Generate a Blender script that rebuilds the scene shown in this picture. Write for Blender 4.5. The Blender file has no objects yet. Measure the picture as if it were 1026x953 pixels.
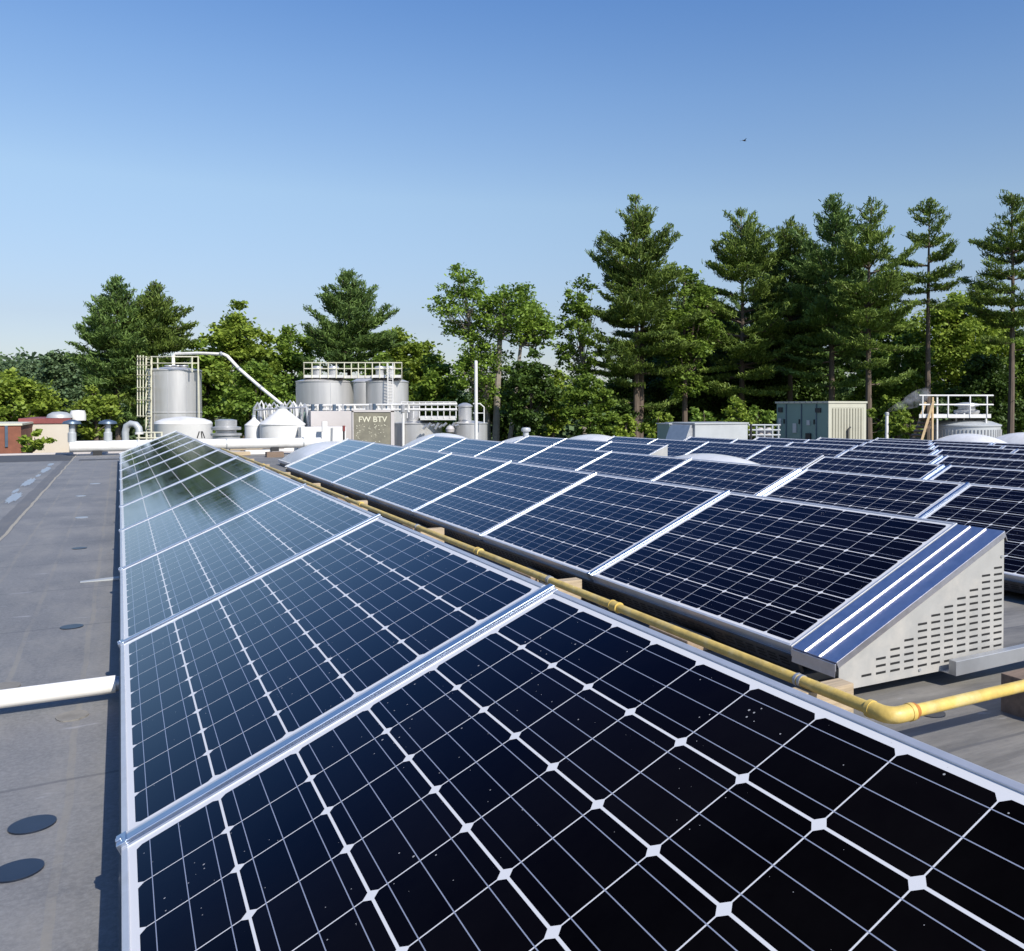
import bpy, math, random
import numpy as np
from mathutils import Vector, Matrix
R = math.radians
scene = bpy.context.scene
col = scene.collection
# ------------------------------------------------------------------ camera
F, PITCH, YAW, CX, CY = 888.44, .019, .5392, 651.54, 425.26
IW, IH = 1026.0, 953.0
FW = Vector((math.sin(YAW)*math.cos(PITCH), math.cos(YAW)*math.cos(PITCH), -math.sin(PITCH)))
RT = Vector((math.cos(YAW), -math.sin(YAW), 0)); UP = RT.cross(FW)
cd = bpy.data.cameras.new('camera'); cam = bpy.data.objects.new('camera', cd); col.objects.link(cam)
cd.sensor_fit = 'HORIZONTAL'; cd.sensor_width = 36; cd.lens = 36*F/IW
cd.shift_x = (IW/2-CX)/IW; cd.shift_y = (CY-IH/2)/IW
cd.clip_start = .05; cd.clip_end = 3000
m = Matrix((RT, UP, -FW)).transposed().to_4x4(); cam.matrix_world = m
scene.camera = cam
# ------------------------------------------------------------------ light
ELEV = R(40); SUNV = Vector((.22, -.975, 0)).normalized()*math.cos(ELEV)+Vector((0, 0, math.sin(ELEV)))
w = bpy.data.worlds.new('World'); scene.world = w; w.use_nodes = True
nt = w.node_tree; nt.nodes.clear()
sky = nt.nodes.new('ShaderNodeTexSky'); sky.sky_type = 'NISHITA'; sky.sun_disc = False
sky.sun_elevation = ELEV; sky.sun_rotation = math.atan2(SUNV.x, SUNV.y)
sky.altitude = 0; sky.air_density = 1.0; sky.dust_density = 0.7; sky.ozone_density = 2.5
bg = nt.nodes.new('ShaderNodeBackground'); bg.inputs[1].default_value = .13
wo = nt.nodes.new('ShaderNodeOutputWorld')
tcw = nt.nodes.new('ShaderNodeTexCoord'); spw = nt.nodes.new('ShaderNodeSeparateXYZ'); nt.links.new(tcw.outputs['Generated'], spw.inputs[0])
crp = nt.nodes.new('ShaderNodeValToRGB'); nt.links.new(spw.outputs[2], crp.inputs[0])   # clearer blue overhead, paler belt low in the sky
EL = [(0.0, (.64,.64,.76)), (.09, (.71,.65,.70)), (.22, (1.0,.95,.90)), (.33, (.84,.93,1.02)), (.42, (.66,.86,1.08)), (.60, (.36,.66,1.12)), (.85, (.26,.55,1.05))]
while len(crp.color_ramp.elements) < len(EL): crp.color_ramp.elements.new(.5)
for e_, (p_, c_) in zip(crp.color_ramp.elements, EL): e_.position = p_; e_.color = (*c_, 1)
mxw = nt.nodes.new('ShaderNodeMix'); mxw.data_type = 'RGBA'; mxw.blend_type = 'MULTIPLY'; mxw.inputs[0].default_value = 1
nt.links.new(sky.outputs[0], mxw.inputs[6]); nt.links.new(crp.outputs[0], mxw.inputs[7])
nt.links.new(mxw.outputs[2], bg.inputs[0]); nt.links.new(bg.outputs[0], wo.inputs[0])
sd = bpy.data.lights.new('sun', 'SUN'); sd.energy = 5.0; sd.angle = R(.5); sd.color = (1, .945, .86)
so = bpy.data.objects.new('sun', sd); col.objects.link(so)
so.rotation_euler = SUNV.to_track_quat('Z', 'Y').to_euler()
so.location = (0, 0, 30)
scene.view_settings.view_transform = 'Standard'; scene.view_settings.look = 'None'
scene.view_settings.exposure = 0.28; scene.view_settings.gamma = 1.0
scene.view_settings.use_curve_mapping = False
scene.cycles.max_bounces = 8; scene.cycles.transparent_max_bounces = 8

def at(px, py, D):          # a point seen at photo pixel (px,py), D metres along the lens axis
    return (FW + RT*((px-CX)/F) + UP*((CY-py)/F))*D
def ppm(D): return F/D      # pixels per metre at depth D

# ------------------------------------------------------------------ helpers
class MB:
    def __init__(s): s.v = []; s.f = []; s.mi = []; s.uv = {}; s.m = 0; s.smooth = []
    def face(s, idx, sm=False): s.f.append(idx); s.mi.append(s.m); s.smooth.append(sm)
    def box(s, a, b, rot=None, org=None):
        x0, y0, z0 = a; x1, y1, z1 = b; n = len(s.v)
        pts = [Vector(p) for p in ((x0,y0,z0),(x1,y0,z0),(x1,y1,z0),(x0,y1,z0),(x0,y0,z1),(x1,y0,z1),(x1,y1,z1),(x0,y1,z1))]
        if rot is not None:
            o = Vector(org or (0,0,0)); pts = [rot @ (p-o)+o for p in pts]
        s.v += [tuple(p) for p in pts]
        for q in ((0,3,2,1),(4,5,6,7),(0,1,5,4),(1,2,6,5),(2,3,7,6),(3,0,4,7)): s.face([n+i for i in q])
        return s
    def tube(s, pts, r, seg=10, caps=True, sm=True):
        pts = [Vector(p) for p in pts]; rs = r if isinstance(r, (list, tuple)) else [r]*len(pts)
        n0 = len(s.v); k = len(pts); prev = None
        for i, p in enumerate(pts):
            d = (pts[min(i+1, k-1)]-pts[max(i-1, 0)]).normalized()
            if prev is None:
                a = Vector((0,0,1)) if abs(d.z) < .9 else Vector((1,0,0)); u = d.cross(a).normalized()
            else:
                u = (prev-d*prev.dot(d)).normalized()
            prev = u; v = d.cross(u)
            for j in range(seg):
                t = 2*math.pi*j/seg; s.v.append(tuple(p+(u*math.cos(t)+v*math.sin(t))*rs[i]))
        for i in range(k-1):
            for j in range(seg):
                a = n0+i*seg+j; b = n0+i*seg+(j+1) % seg; s.face([a, b, b+seg, a+seg], sm)
        if caps:
            s.face([n0+j for j in range(seg)][::-1]); s.face([n0+(k-1)*seg+j for j in range(seg)])
        return s
    def lathe(s, c, prof, seg=40, sm=True, sx=1, sy=1):   # prof: (r,z) from bottom to top
        n0 = len(s.v)
        for r, z in prof:
            for j in range(seg):
                t = 2*math.pi*j/seg; s.v.append((c[0]+r*sx*math.cos(t), c[1]+r*sy*math.sin(t), c[2]+z))
        for i in range(len(prof)-1):
            for j in range(seg):
                a = n0+i*seg+j; b = n0+i*seg+(j+1) % seg; s.face([a, b, b+seg, a+seg], sm)
        s.face([n0+j for j in range(seg)][::-1]); s.face([n0+(len(prof)-1)*seg+j for j in range(seg)])
        return s
    def quad(s, *p):
        n = len(s.v); s.v += [tuple(q) for q in p]; s.face(list(range(n, n+len(p)))); return s
    def prism(s, poly, y0, y1):     # polygon in XZ extruded along Y
        n = len(s.v); k = len(poly)
        s.v += [(x, y0, z) for x, z in poly]+[(x, y1, z) for x, z in poly]
        s.face(list(range(n, n+k))); s.face(list(range(n+k, n+2*k))[::-1])
        for i in range(k): s.face([n+i, n+k+i, n+k+(i+1) % k, n+(i+1) % k])
        return s
    def build(s, name, mats, parent=None, loc=None, bevel=0, fix=True):
        me = bpy.data.meshes.new(name); me.from_pydata(s.v, [], s.f)
        for mm in (mats if isinstance(mats, (list, tuple)) else [mats]): me.materials.append(mm)
        me.polygons.foreach_set('material_index', s.mi); me.polygons.foreach_set('use_smooth', s.smooth)
        if fix:
            import bmesh
            b = bmesh.new(); b.from_mesh(me); bmesh.ops.recalc_face_normals(b, faces=b.faces); b.to_mesh(me); b.free()
        if any(s.smooth): me.set_sharp_from_angle(angle=R(32))
        me.update()
        o = bpy.data.objects.new(name, me); col.objects.link(o)
        if loc: o.location = loc
        if parent: o.parent = parent
        if bevel:
            bv = o.modifiers.new('bevel', 'BEVEL'); bv.width = bevel; bv.segments = 2; bv.limit_method = 'ANGLE'
        return o
def tag(o, label=None, cat=None, group=None, kind=None):
    if label: o['label'] = label
    if cat: o['category'] = cat
    if group: o['group'] = group
    if kind: o['kind'] = kind
    return o
def empty(name, loc, label, cat, group=None, rot=(0,0,0)):
    o = bpy.data.objects.new(name, None); col.objects.link(o); o.location = loc; o.rotation_euler = rot
    o.empty_display_size = .2
    return tag(o, label, cat, group)

# ------------------------------------------------------------------ materials
def mat(name):
    m = bpy.data.materials.new(name); m.use_nodes = True
    return m, m.node_tree, m.node_tree.nodes['Principled BSDF']
def N(t, typ, **k):
    n = t.nodes.new(typ)
    for a, b in k.items(): setattr(n, a, b)
    return n
def math_(t, op, a, b=None, c=None, clamp=False):
    n = t.nodes.new('ShaderNodeMath'); n.operation = op; n.use_clamp = clamp
    for i, x in enumerate((a, b, c)):
        if x is None: continue
        if isinstance(x, (int, float)): n.inputs[i].default_value = x
        else: t.links.new(x, n.inputs[i])
    return n.outputs[0]
def mixc(t, f, a, b):
    n = t.nodes.new('ShaderNodeMix'); n.data_type = 'RGBA'
    for i, x in ((0, f), (6, a), (7, b)):
        if isinstance(x, (int, float)): n.inputs[i].default_value = x
        elif isinstance(x, tuple): n.inputs[i].default_value = (*x, 1)
        else: t.links.new(x, n.inputs[i])
    return n.outputs[2]
def noise(t, scale, detail=4, rough=.6, vec=None, sc=None, geo='Object'):
    tc = t.nodes.new('ShaderNodeTexCoord'); v = tc.outputs[geo]
    if sc:
        mp = t.nodes.new('ShaderNodeMapping'); mp.inputs['Scale'].default_value = sc; t.links.new(v, mp.inputs[0]); v = mp.outputs[0]
    n = t.nodes.new('ShaderNodeTexNoise'); n.inputs['Scale'].default_value = scale
    n.inputs['Detail'].default_value = detail; n.inputs['Roughness'].default_value = rough
    t.links.new(v, n.inputs['Vector']); return n.outputs['Fac']
def ramp(t, f, a, b):
    n = t.nodes.new('ShaderNodeMapRange'); t.links.new(f, n.inputs[0])
    n.inputs[1].default_value = a; n.inputs[2].default_value = b; return n.outputs[0]
def bump(t, p, h, s, d=.01):
    n = t.nodes.new('ShaderNodeBump'); n.inputs['Strength'].default_value = s; n.inputs['Distance'].default_value = d
    t.links.new(h, n.inputs['Height']); t.links.new(n.outputs[0], p.inputs['Normal'])
def simple(name, c, rough=.5, metal=0, var=.12, nscale=6, dirt=None, bmp=0, sc=None, spec=None):
    m, t, p = mat(name)
    n = noise(t, nscale, 5, .65, sc=sc)
    f = ramp(t, n, .3, .7)
    c0 = tuple(x*(1-var) for x in c); c1 = tuple(min(1, x*(1+var)) for x in c)
    cc = mixc(t, f, c0, c1)
    if dirt:
        n2 = noise(t, nscale*.37, 6, .7); cc = mixc(t, math_(t, 'MULTIPLY', ramp(t, n2, .52, .72), .75), cc, dirt)
    t.links.new(cc, p.inputs['Base Color'])
    p.inputs['Roughness'].default_value = rough; p.inputs['Metallic'].default_value = metal
    rr = t.nodes.new('ShaderNodeMapRange'); t.links.new(n, rr.inputs[0]); rr.inputs[3].default_value = rough*.85; rr.inputs[4].default_value = min(1, rough*1.2)
    t.links.new(rr.outputs[0], p.inputs['Roughness'])
    if spec is not None: p.inputs['Specular IOR Level'].default_value = spec
    if bmp: bump(t, p, n, bmp)
    return m
M = {}
M['alu'] = simple('anodised_aluminium', (.50, .55, .63), .28, 1, .06, 9)
M['alu_white'] = simple('bright_aluminium', (.60, .61, .62), .42, .55, .06, 14, dirt=(.5, .49, .46))
M['cover'] = simple('galvanised_cover', (.66, .65, .69), .38, 1, .08, 25)
M['plate'] = simple('painted_plate', (.36, .355, .335), .55, .15, .07, 8, dirt=(.5, .47, .42))
M['slot'] = simple('slot_black', (.012, .012, .012), .8)  # painted shade for openings that are not cut through
M['deflector'] = simple('dark_deflector', (.10, .10, .105), .42, .7, .3, 6, dirt=(.05, .05, .045))
M['greymetal'] = simple('grey_metal', (.42, .43, .44), .45, .6, .1, 6)
M['white'] = simple('white_paint', (.66, .65, .62), .42, 0, .08, 2, dirt=(.42, .39, .33))
M['cream'] = simple('cream_wall', (.52, .47, .39), .75, 0, .06, .8, dirt=(.55, .47, .36))
M['red'] = simple('red_trim', (.20, .05, .045), .5)
M['brick'] = simple('red_brick', (.20, .075, .045), .85, 0, .25, 2.5)
M['yellow'] = simple('yellow_pipe_paint', (.56, .40, .10), .45, 0, .22, 14, dirt=(.62, .54, .30), bmp=.3)
M['rust'] = simple('orange_rust', (.42, .16, .03), .8, 0, .3, 20)
M['pvc'] = simple('white_pvc', (.80, .77, .71), .35, 0, .04, 3, dirt=(.66, .62, .53))
M['wood'] = simple('weathered_wood', (.40, .31, .20), .8, 0, .25, 3, sc=(1, 14, 14), bmp=.3)
M['darkwood'] = simple('brown_wood', (.17, .12, .085), .8, 0, .3, 3, sc=(1, 14, 14), bmp=.3)
M['stairwood'] = simple('stair_timber', (.55, .40, .22), .75, 0, .15, 3)
M['teal'] = simple('grey_green_metal', (.15, .235, .205), .5, .2, .06, 1.5)
M['beige'] = simple('beige_metal', (.44, .43, .345), .5, .1, .05, 2)
M['beige_d'] = simple('beige_louvre', (.27, .26, .20), .6, .1, .08, 2)
M['palegrey'] = simple('pale_grey_metal', (.40, .42, .425), .5, .2, .08, 2, dirt=(.42, .42, .4))
M['pinkgrey'] = simple('warm_grey_metal', (.45, .42, .405), .6, .1, .06, 1)
M['olive'] = simple('olive_sheet', (.17, .16, .12), .75, 0, .3, 3)
M['paleyellow'] = simple('pale_yellow_paint', (.58, .56, .43), .45, 0, .06, 5)
M['cap'] = simple('dark_vent_cap', (.10, .14, .19), .4, .5)
M['black'] = simple('black_rubber', (.015, .015, .016), .6)
M['board'] = simple('dust_board', (.19, .18, .16), .85, 0, .3, 8)
M['bark'] = simple('bark', (.105, .078, .058), .9, 0, .35, 3, sc=(3, 3, .5), bmp=.4)
M['palebark'] = simple('pale_bark', (.22, .19, .155), .85, 0, .25, 3, bmp=.3)
M['pebble'] = simple('tan_fibre', (.30, .22, .15), .9, 0, .3, 20, bmp=.4)

def steel(name, c=(.62, .60, .57), rough=.30):
    m, t, p = mat(name)
    tc = N(t, 'ShaderNodeTexCoord'); sp = N(t, 'ShaderNodeSeparateXYZ'); t.links.new(tc.outputs['Object'], sp.inputs[0])
    n = noise(t, 3, 3, .6, sc=(1, 1, .12)); n2 = noise(t, 1.2, 5, .7)
    cc = mixc(t, ramp(t, n, .3, .7), tuple(x*.86 for x in c), tuple(min(1, x*1.1) for x in c))
    t.links.new(cc, p.inputs['Base Color']); p.inputs['Metallic'].default_value = .5
    r = N(t, 'ShaderNodeMapRange'); t.links.new(n2, r.inputs[0]); r.inputs[3].default_value = rough*.8; r.inputs[4].default_value = rough*1.35
    t.links.new(r.outputs[0], p.inputs['Roughness'])
    bump(t, p, n, .05)
    return m
M['steel'] = steel('brushed_stainless', (.56, .55, .53), .36)
M['steel_b'] = steel('satin_stainless', (.48, .48, .48), .3)

# solar laminate: uv in cell units, u 0..6 across the slope, v 0..10 along the row
def make_laminate():
    m, t, p = mat('solar_cells_under_glass')
    uv = N(t, 'ShaderNodeUVMap'); sp = N(t, 'ShaderNodeSeparateXYZ'); t.links.new(uv.outputs[0], sp.inputs[0])
    U, V = sp.outputs[0], sp.outputs[1]
    fu = math_(t, 'FRACT', U); fv = math_(t, 'FRACT', V)
    a = math_(t, 'ABSOLUTE', math_(t, 'SUBTRACT', fu, .5)); b = math_(t, 'ABSOLUTE', math_(t, 'SUBTRACT', fv, .5))
    ina = math_(t, 'LESS_THAN', a, .4855); inb = math_(t, 'LESS_THAN', b, .4922)
    ind = math_(t, 'LESS_THAN', math_(t, 'ADD', a, b), .914)
    iu = math_(t, 'MULTIPLY', math_(t, 'GREATER_THAN', U, 0), math_(t, 'LESS_THAN', U, 6))
    iv = math_(t, 'MULTIPLY', math_(t, 'GREATER_THAN', V, 0), math_(t, 'LESS_THAN', V, 10))
    cell = math_(t, 'MULTIPLY', math_(t, 'MULTIPLY', ina, inb), math_(t, 'MULTIPLY', ind, math_(t, 'MULTIPLY', iu, iv)))
    # three busbars per cell, running along the strings
    g = math_(t, 'ABSOLUTE', math_(t, 'SUBTRACT', math_(t, 'FRACT', math_(t, 'MULTIPLY', fu, 3)), .5))
    bus = math_(t, 'MULTIPLY', math_(t, 'LESS_THAN', g, .0145), math_(t, 'MULTIPLY', iu, iv))
    # per-cell tint
    cv = N(t, 'ShaderNodeCombineXYZ'); t.links.new(math_(t, 'FLOOR', U), cv.inputs[0]); t.links.new(math_(t, 'FLOOR', V), cv.inputs[1])
    oi = N(t, 'ShaderNodeObjectInfo'); t.links.new(oi.outputs['Random'], cv.inputs[2])
    wn = N(t, 'ShaderNodeTexWhiteNoise'); t.links.new(cv.outputs[0], wn.inputs['Vector'])
    cc = mixc(t, wn.outputs['Value'], (.0012, .0010, .0013), (.0028, .0024, .0030))
    base = mixc(t, cell, (.60, .60, .60), cc)
    base = mixc(t, bus, base, (.24, .27, .35))
    # dust: fine film plus bright specks
    tc = N(t, 'ShaderNodeTexCoord')
    vo = N(t, 'ShaderNodeTexVoronoi'); vo.inputs['Scale'].default_value = 75; t.links.new(tc.outputs['Object'], vo.inputs['Vector'])
    vs = N(t, 'ShaderNodeSeparateXYZ'); t.links.new(vo.outputs['Color'], vs.inputs[0])
    sz = math_(t, 'MULTIPLY', math_(t, 'POWER', vs.outputs[0], 6), .17)
    patch = ramp(t, noise(t, 2.2, 3, .6), .36, .56)
    speck = math_(t, 'LESS_THAN', vo.outputs['Distance'], math_(t, 'MULTIPLY', sz, patch))
    base = mixc(t, math_(t, 'MULTIPLY', speck, .75), base, (.42, .42, .42))
    film = ramp(t, noise(t, 5, 6, .7), .35, .8)
    base = mixc(t, math_(t, 'MULTIPLY', film, .003), base, (.5, .5, .5))
    t.links.new(base, p.inputs['Base Color'])
    p.inputs['Specular IOR Level'].default_value = 0.0; p.inputs['Roughness'].default_value = .6
    # anti-reflective glass over nitride-coated cells: little mirror image face on, blue when slanted, white at grazing view
    lw = N(t, 'ShaderNodeLayerWeight'); lw.inputs['Blend'].default_value = .5; fc = lw.outputs['Facing']
    fac = math_(t, 'MULTIPLY', math_(t, 'MULTIPLY', math_(t, 'POWER', fc, 6.3), 1.8, clamp=True), math_(t, 'ADD', math_(t, 'MULTIPLY', cell, .36), .36))
    gcol = mixc(t, ramp(t, fc, .56, .84), (.24, .55, 1.0), (.82, .92, 1.0))
    rr = N(t, 'ShaderNodeMapRange'); t.links.new(film, rr.inputs[0]); rr.inputs[3].default_value = .06; rr.inputs[4].default_value = .14
    gl = N(t, 'ShaderNodeBsdfGlossy'); t.links.new(gcol, gl.inputs['Color']); t.links.new(rr.outputs[0], gl.inputs['Roughness'])
    mx = N(t, 'ShaderNodeMixShader'); t.links.new(fac, mx.inputs[0]); t.links.new(p.outputs[0], mx.inputs[1]); t.links.new(gl.outputs[0], mx.inputs[2])
    t.links.new(mx.outputs[0], t.nodes['Material Output'].inputs['Surface'])
    return m
M['cells'] = make_laminate()

def make_roof():
    m, t, p = mat('roof_membrane')
    tc = N(t, 'ShaderNodeTexCoord'); sp = N(t, 'ShaderNodeSeparateXYZ'); t.links.new(tc.outputs['Object'], sp.inputs[0])
    X, Y = sp.outputs[0], sp.outputs[1]
    wob = math_(t, 'MULTIPLY', math_(t, 'SUBTRACT', noise(t, 1.1, 4, .6), .5), .05)
    Xw = math_(t, 'ADD', X, wob); Yw = math_(t, 'ADD', Y, wob)
    n1 = noise(t, 1.3, 6, .65); n2 = noise(t, 70, 6, .8); n3 = noise(t, 5, 6, .7, sc=(1, .3, 1)); n4 = noise(t, 3, 6, .7, sc=(.35, 2.4, 1))
    base = mixc(t, ramp(t, n1, .3, .7), (.098, .097, .095), (.187, .184, .178))
    base = mixc(t, math_(t, 'MULTIPLY', ramp(t, n2, .42, .68), .6), base, (.27, .267, .262))
    base = mixc(t, math_(t, 'MULTIPLY', ramp(t, n3, .46, .72), .62), base, (.25, .237, .212))
    # streaked and browner on the wide field right of the rows' near ends
    side = ramp(t, X, 1.2, 1.7)
    st = mixc(t, ramp(t, n4, .38, .62), (.10, .095, .086), (.22, .207, .182))
    base = mixc(t, math_(t, 'MULTIPLY', side, .85), base, st)
    # lap seams along Y with a lighter, dusty edge, and cross laps
    fx = math_(t, 'ABSOLUTE', math_(t, 'SUBTRACT', math_(t, 'FRACT', math_(t, 'DIVIDE', math_(t, 'ADD', Xw, .122), .235)), .5))
    seam = math_(t, 'MULTIPLY', math_(t, 'GREATER_THAN', fx, .462), math_(t, 'MULTIPLY', ramp(t, n3, .34, .62), .8))
    base = mixc(t, math_(t, 'MULTIPLY', seam, math_(t, 'LESS_THAN', X, .1)), base, (.22, .205, .175))
    fy = math_(t, 'ABSOLUTE', math_(t, 'SUBTRACT', math_(t, 'FRACT', math_(t, 'DIVIDE', math_(t, 'ADD', Yw, .15), .98)), .5))
    lap = math_(t, 'GREATER_THAN', fy, .492)
    base = mixc(t, math_(t, 'MULTIPLY', lap, .55), base, (.08, .08, .082))
    # broad darker tan double lap at X about -0.8
    d8 = math_(t, 'ABSOLUTE', math_(t, 'ADD', Xw, .83))
    base = mixc(t, math_(t, 'MULTIPLY', math_(t, 'LESS_THAN', d8, .075), .55), base, (.085, .083, .082))
    base = mixc(t, math_(t, 'MULTIPLY', math_(t, 'LESS_THAN', math_(t, 'ABSOLUTE', math_(t, 'ADD', Xw, .775)), .012), .8), base, (.36, .32, .24))
    # pale chalky scuffs
    sc_ = ramp(t, noise(t, 4.5, 5, .6, sc=(1, 3.2, 1)), .66, .72)
    base = mixc(t, math_(t, 'MULTIPLY', sc_, .5), base, (.33, .33, .34))
    crk = math_(t, 'MULTIPLY', ramp(t, noise(t, 17, 5, .7), .58, .7), .35); base = mixc(t, crk, base, (.09, .092, .098))
    t.links.new(base, p.inputs['Base Color'])
    rr = N(t, 'ShaderNodeMapRange'); t.links.new(n1, rr.inputs[0]); rr.inputs[3].default_value = .5; rr.inputs[4].default_value = .75
    t.links.new(rr.outputs[0], p.inputs['Roughness'])
    h = math_(t, 'ADD', math_(t, 'MULTIPLY', n2, .3), math_(t, 'ADD', math_(t, 'MULTIPLY', n1, 1.2), math_(t, 'MULTIPLY', math_(t, 'GREATER_THAN', fx, .46), .4)))
    bump(t, p, h, .35, .006)
    return m
M['roof'] = make_roof()
M['wet'] = simple('wet_dark_membrane', (.010, .015, .028), .3, 0, .3, 12)  # glossy dark navy for the small round roof spots
M['chalk'] = simple('chalky_patch', (.27, .30, .33), .35, 0, .15, 14)
M['darkpatch'] = simple('dark_membrane_patch', (.062, .062, .062), .7, 0, .2, 3)  # dark tone for the flat rectangles near the far roof edge

def leaf(name, c0, c1, trans=.35):
    m = bpy.data.materials.new(name); m.use_nodes = True; t = m.node_tree; t.nodes.clear()
    g = N(t, 'ShaderNodeNewGeometry'); o = N(t, 'ShaderNodeObjectInfo')
    n = noise(t, .45, 3, .6)
    f = math_(t, 'ADD', math_(t, 'MULTIPLY', g.outputs['Random Per Island'], .55), math_(t, 'MULTIPLY', ramp(t, n, .35, .65), .45))
    c = mixc(t, f, c0, c1)
    hs = N(t, 'ShaderNodeHueSaturation'); t.links.new(c, hs.inputs['Color'])
    hs.inputs['Hue'].default_value = .5
    t.links.new(math_(t, 'ADD', math_(t, 'MULTIPLY', o.outputs['Random'], .3), .85), hs.inputs['Value'])
    d = N(t, 'ShaderNodeBsdfPrincipled'); d.inputs['Roughness'].default_value = .55; d.inputs['Specular IOR Level'].default_value = .25
    tr = N(t, 'ShaderNodeBsdfTranslucent'); mx = N(t, 'ShaderNodeMixShader'); mx.inputs[0].default_value = trans
    t.links.new(hs.outputs[0], d.inputs['Base Color']); t.links.new(hs.outputs[0], tr.inputs[0])
    ou = N(t, 'ShaderNodeOutputMaterial')
    t.links.new(d.outputs[0], mx.inputs[1]); t.links.new(tr.outputs[0], mx.inputs[2]); t.links.new(mx.outputs[0], ou.inputs[0])
    return m
M['needle'] = leaf('pine_needles', (.045, .085, .022), (.26, .35, .065), .28)
M['needle_b'] = leaf('blue_pine_needles', (.040, .082, .028), (.20, .30, .070), .28)
M['leaf'] = leaf('green_leaves', (.055, .115, .018), (.27, .38, .055), .38)
M['leaf_y'] = leaf('yellow_green_leaves', (.10, .17, .022), (.36, .45, .065), .38)
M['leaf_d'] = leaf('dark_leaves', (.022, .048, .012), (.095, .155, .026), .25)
M['leaf_f'] = leaf('far_leaves', (.055, .10, .045), (.16, .225, .10), .25)  # paler, greyer green with distance haze put into the leaf colour
M['grass'] = simple('rough_grass', (.05, .07, .02), .9, 0, .4, .3)

# ------------------------------------------------------------------ ground and the roof stood on
GZ = -6.5
tag(MB().quad((-1500,-1500,GZ),(1500,-1500,GZ),(1500,1500,GZ),(-1500,1500,GZ)).build('ground', M['grass']), kind='structure')
ZR = -.985; SL = .0237
def rz(x): return ZR if x < 0 else ZR-SL*x
YF = 22.4; XL, XR, YB = -9, 44, -7
bld = empty('factory_building', (0, 0, 0), 'grey flat membrane roof in the foreground that carries the solar rows', 'building')
b = MB()
b.prism([(XL, ZR), (0, ZR), (XR, rz(XR)), (XR, rz(XR)-.2), (0, ZR-.2), (XL, ZR-.2)], YB, YF)
b.build('roof_membrane', M['roof'], bld)
b = MB(); b.prism([(XL+.1, ZR-.2), (XR-.1, rz(XR)-.2), (XR-.1, GZ+.004), (XL+.1, GZ+.004)], YB+.1, YF-.1); b.build('wall', M['cream'], bld)
b = MB(); b.box((XL, YF, ZR-.35), (0, YF+.06, ZR+.035))
b.prism([(0, ZR+.035), (XR, rz(XR)+.035), (XR, rz(XR)-.35), (0, ZR-.35)], YF, YF+.06); b.build('edge_trim', M['pinkgrey'], bld)
def disc(x, y, r, mm, ry=None, h=.004, name='roof_patch', seg=28, jit=0):
    rnd = random.Random(int(x*1000+y*77)); ry = ry or r
    b = MB(); top = []; z = rz(x)
    for j in range(seg):
        t = 2*math.pi*j/seg; k = 1+rnd.uniform(-jit, jit)
        top.append((x+r*k*math.cos(t), y+ry*k*math.sin(t), z+h))
    n = len(b.v); b.v += top+[(p[0], p[1], z-.001) for p in top]; b.face(list(range(n, n+seg)))
    for j in range(seg): b.face([n+j, n+seg+j, n+seg+(j+1) % seg, n+(j+1) % seg])
    return b.build(name, mm, bld)
for x, y, r in ((-.186, 2.526, .048), (-.196, 2.29, .048), (-.194, 4.73, .045), (-.25, 7.35, .045), (-.34, 3.72, .03)):
    o = disc(x, y, r, M['wet']); o['label'] = 'round dark wet fastener patch'
for x, y, r in ((-.14, 3.357, .045), (-.36, 3.83, .05), (-.30, 9.4, .05), (-.38, 11.7, .05), (-.28, 13.5, .06)):
    o = disc(x, y, r, M['chalk'] if y > 5 else M['board'], ry=r*1.15, jit=.05); o['label'] = 'pale round chalky fastener patch'
for x, y, r, ry in ((-1.01, 16.9, .045, .75), (-1.04, 14.2, .05, .7), (-1.0, 11.9, .055, .65), (-1.06, 12.8, .025, .3), (-1.02, 15.5, .025, .3), (-1.03, 18.4, .04, .4)):
    o = disc(x, y, r, M['chalk'], ry=ry, jit=.25, seg=36); o['label'] = 'pale bluish chalk stain'
b = MB(); b.prism([(-2.1, ZR+.003), (-.80, ZR+.003), (-.80, ZR-.001), (-2.1, ZR-.001)], 19.6, 22.3); b.build('roof_patch', M['darkpatch'], bld)['label'] = 'large dark membrane patch by the far edge'
b = MB(); b.prism([(-.66, ZR+.003), (0.3, ZR+.003), (0.3, ZR-.001), (-.66, ZR-.001)], 19.5, 19.95); b.build('roof_patch', M['darkpatch'], bld)['label'] = 'thin dark membrane strip'

# ------------------------------------------------------------------ solar rows
W_, TH = .992, .416; CT, ST = math.cos(TH), math.sin(TH)
DX, DZ = 2.15, -.051
def rowbase(k): return -.006+DX*(k-1), -.84+DZ*(k-1)
_mods = {}
def module_mesh(L):
    L = round(L, 3)
    if L in _mods: return _mods[L]
    fr = MB(); l = .012
    fr.box((0, 0, -.035), (W_, l, .0)); fr.box((0, L-l, -.035), (W_, L, .0))
    fr.box((0, l, -.035), (l, L-l, .0)); fr.box((W_-l, l, -.035), (W_, L-l, .0))
    o = fr.build('frame', M['alu_white'], bevel=.0015); fm = o
    g = MB(); g.quad((l, l, -.003), (W_-l, l, -.003), (W_-l, L-l, -.003), (l, L-l, -.003))
    g.quad((l, l, -.008), (l, L-l, -.008), (W_-l, L-l, -.008), (W_-l, l, -.008))
    gl = g.build('cell_sheet', M['cells'], fix=False)
    me = gl.data; uvl = me.uv_layers.new(name='UVMap')
    mx = .024; cu = (W_-2*mx)/6; my = .030; cvv = (L-2*my)/10
    for lp in me.loops:
        v = me.vertices[lp.vertex_index].co; uvl.data[lp.index].uv = ((v.x-mx)/cu, (v.y-my)/cvv)
    _mods[L] = (fm, gl); fm['proto'] = 1
    return _mods[L]
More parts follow.
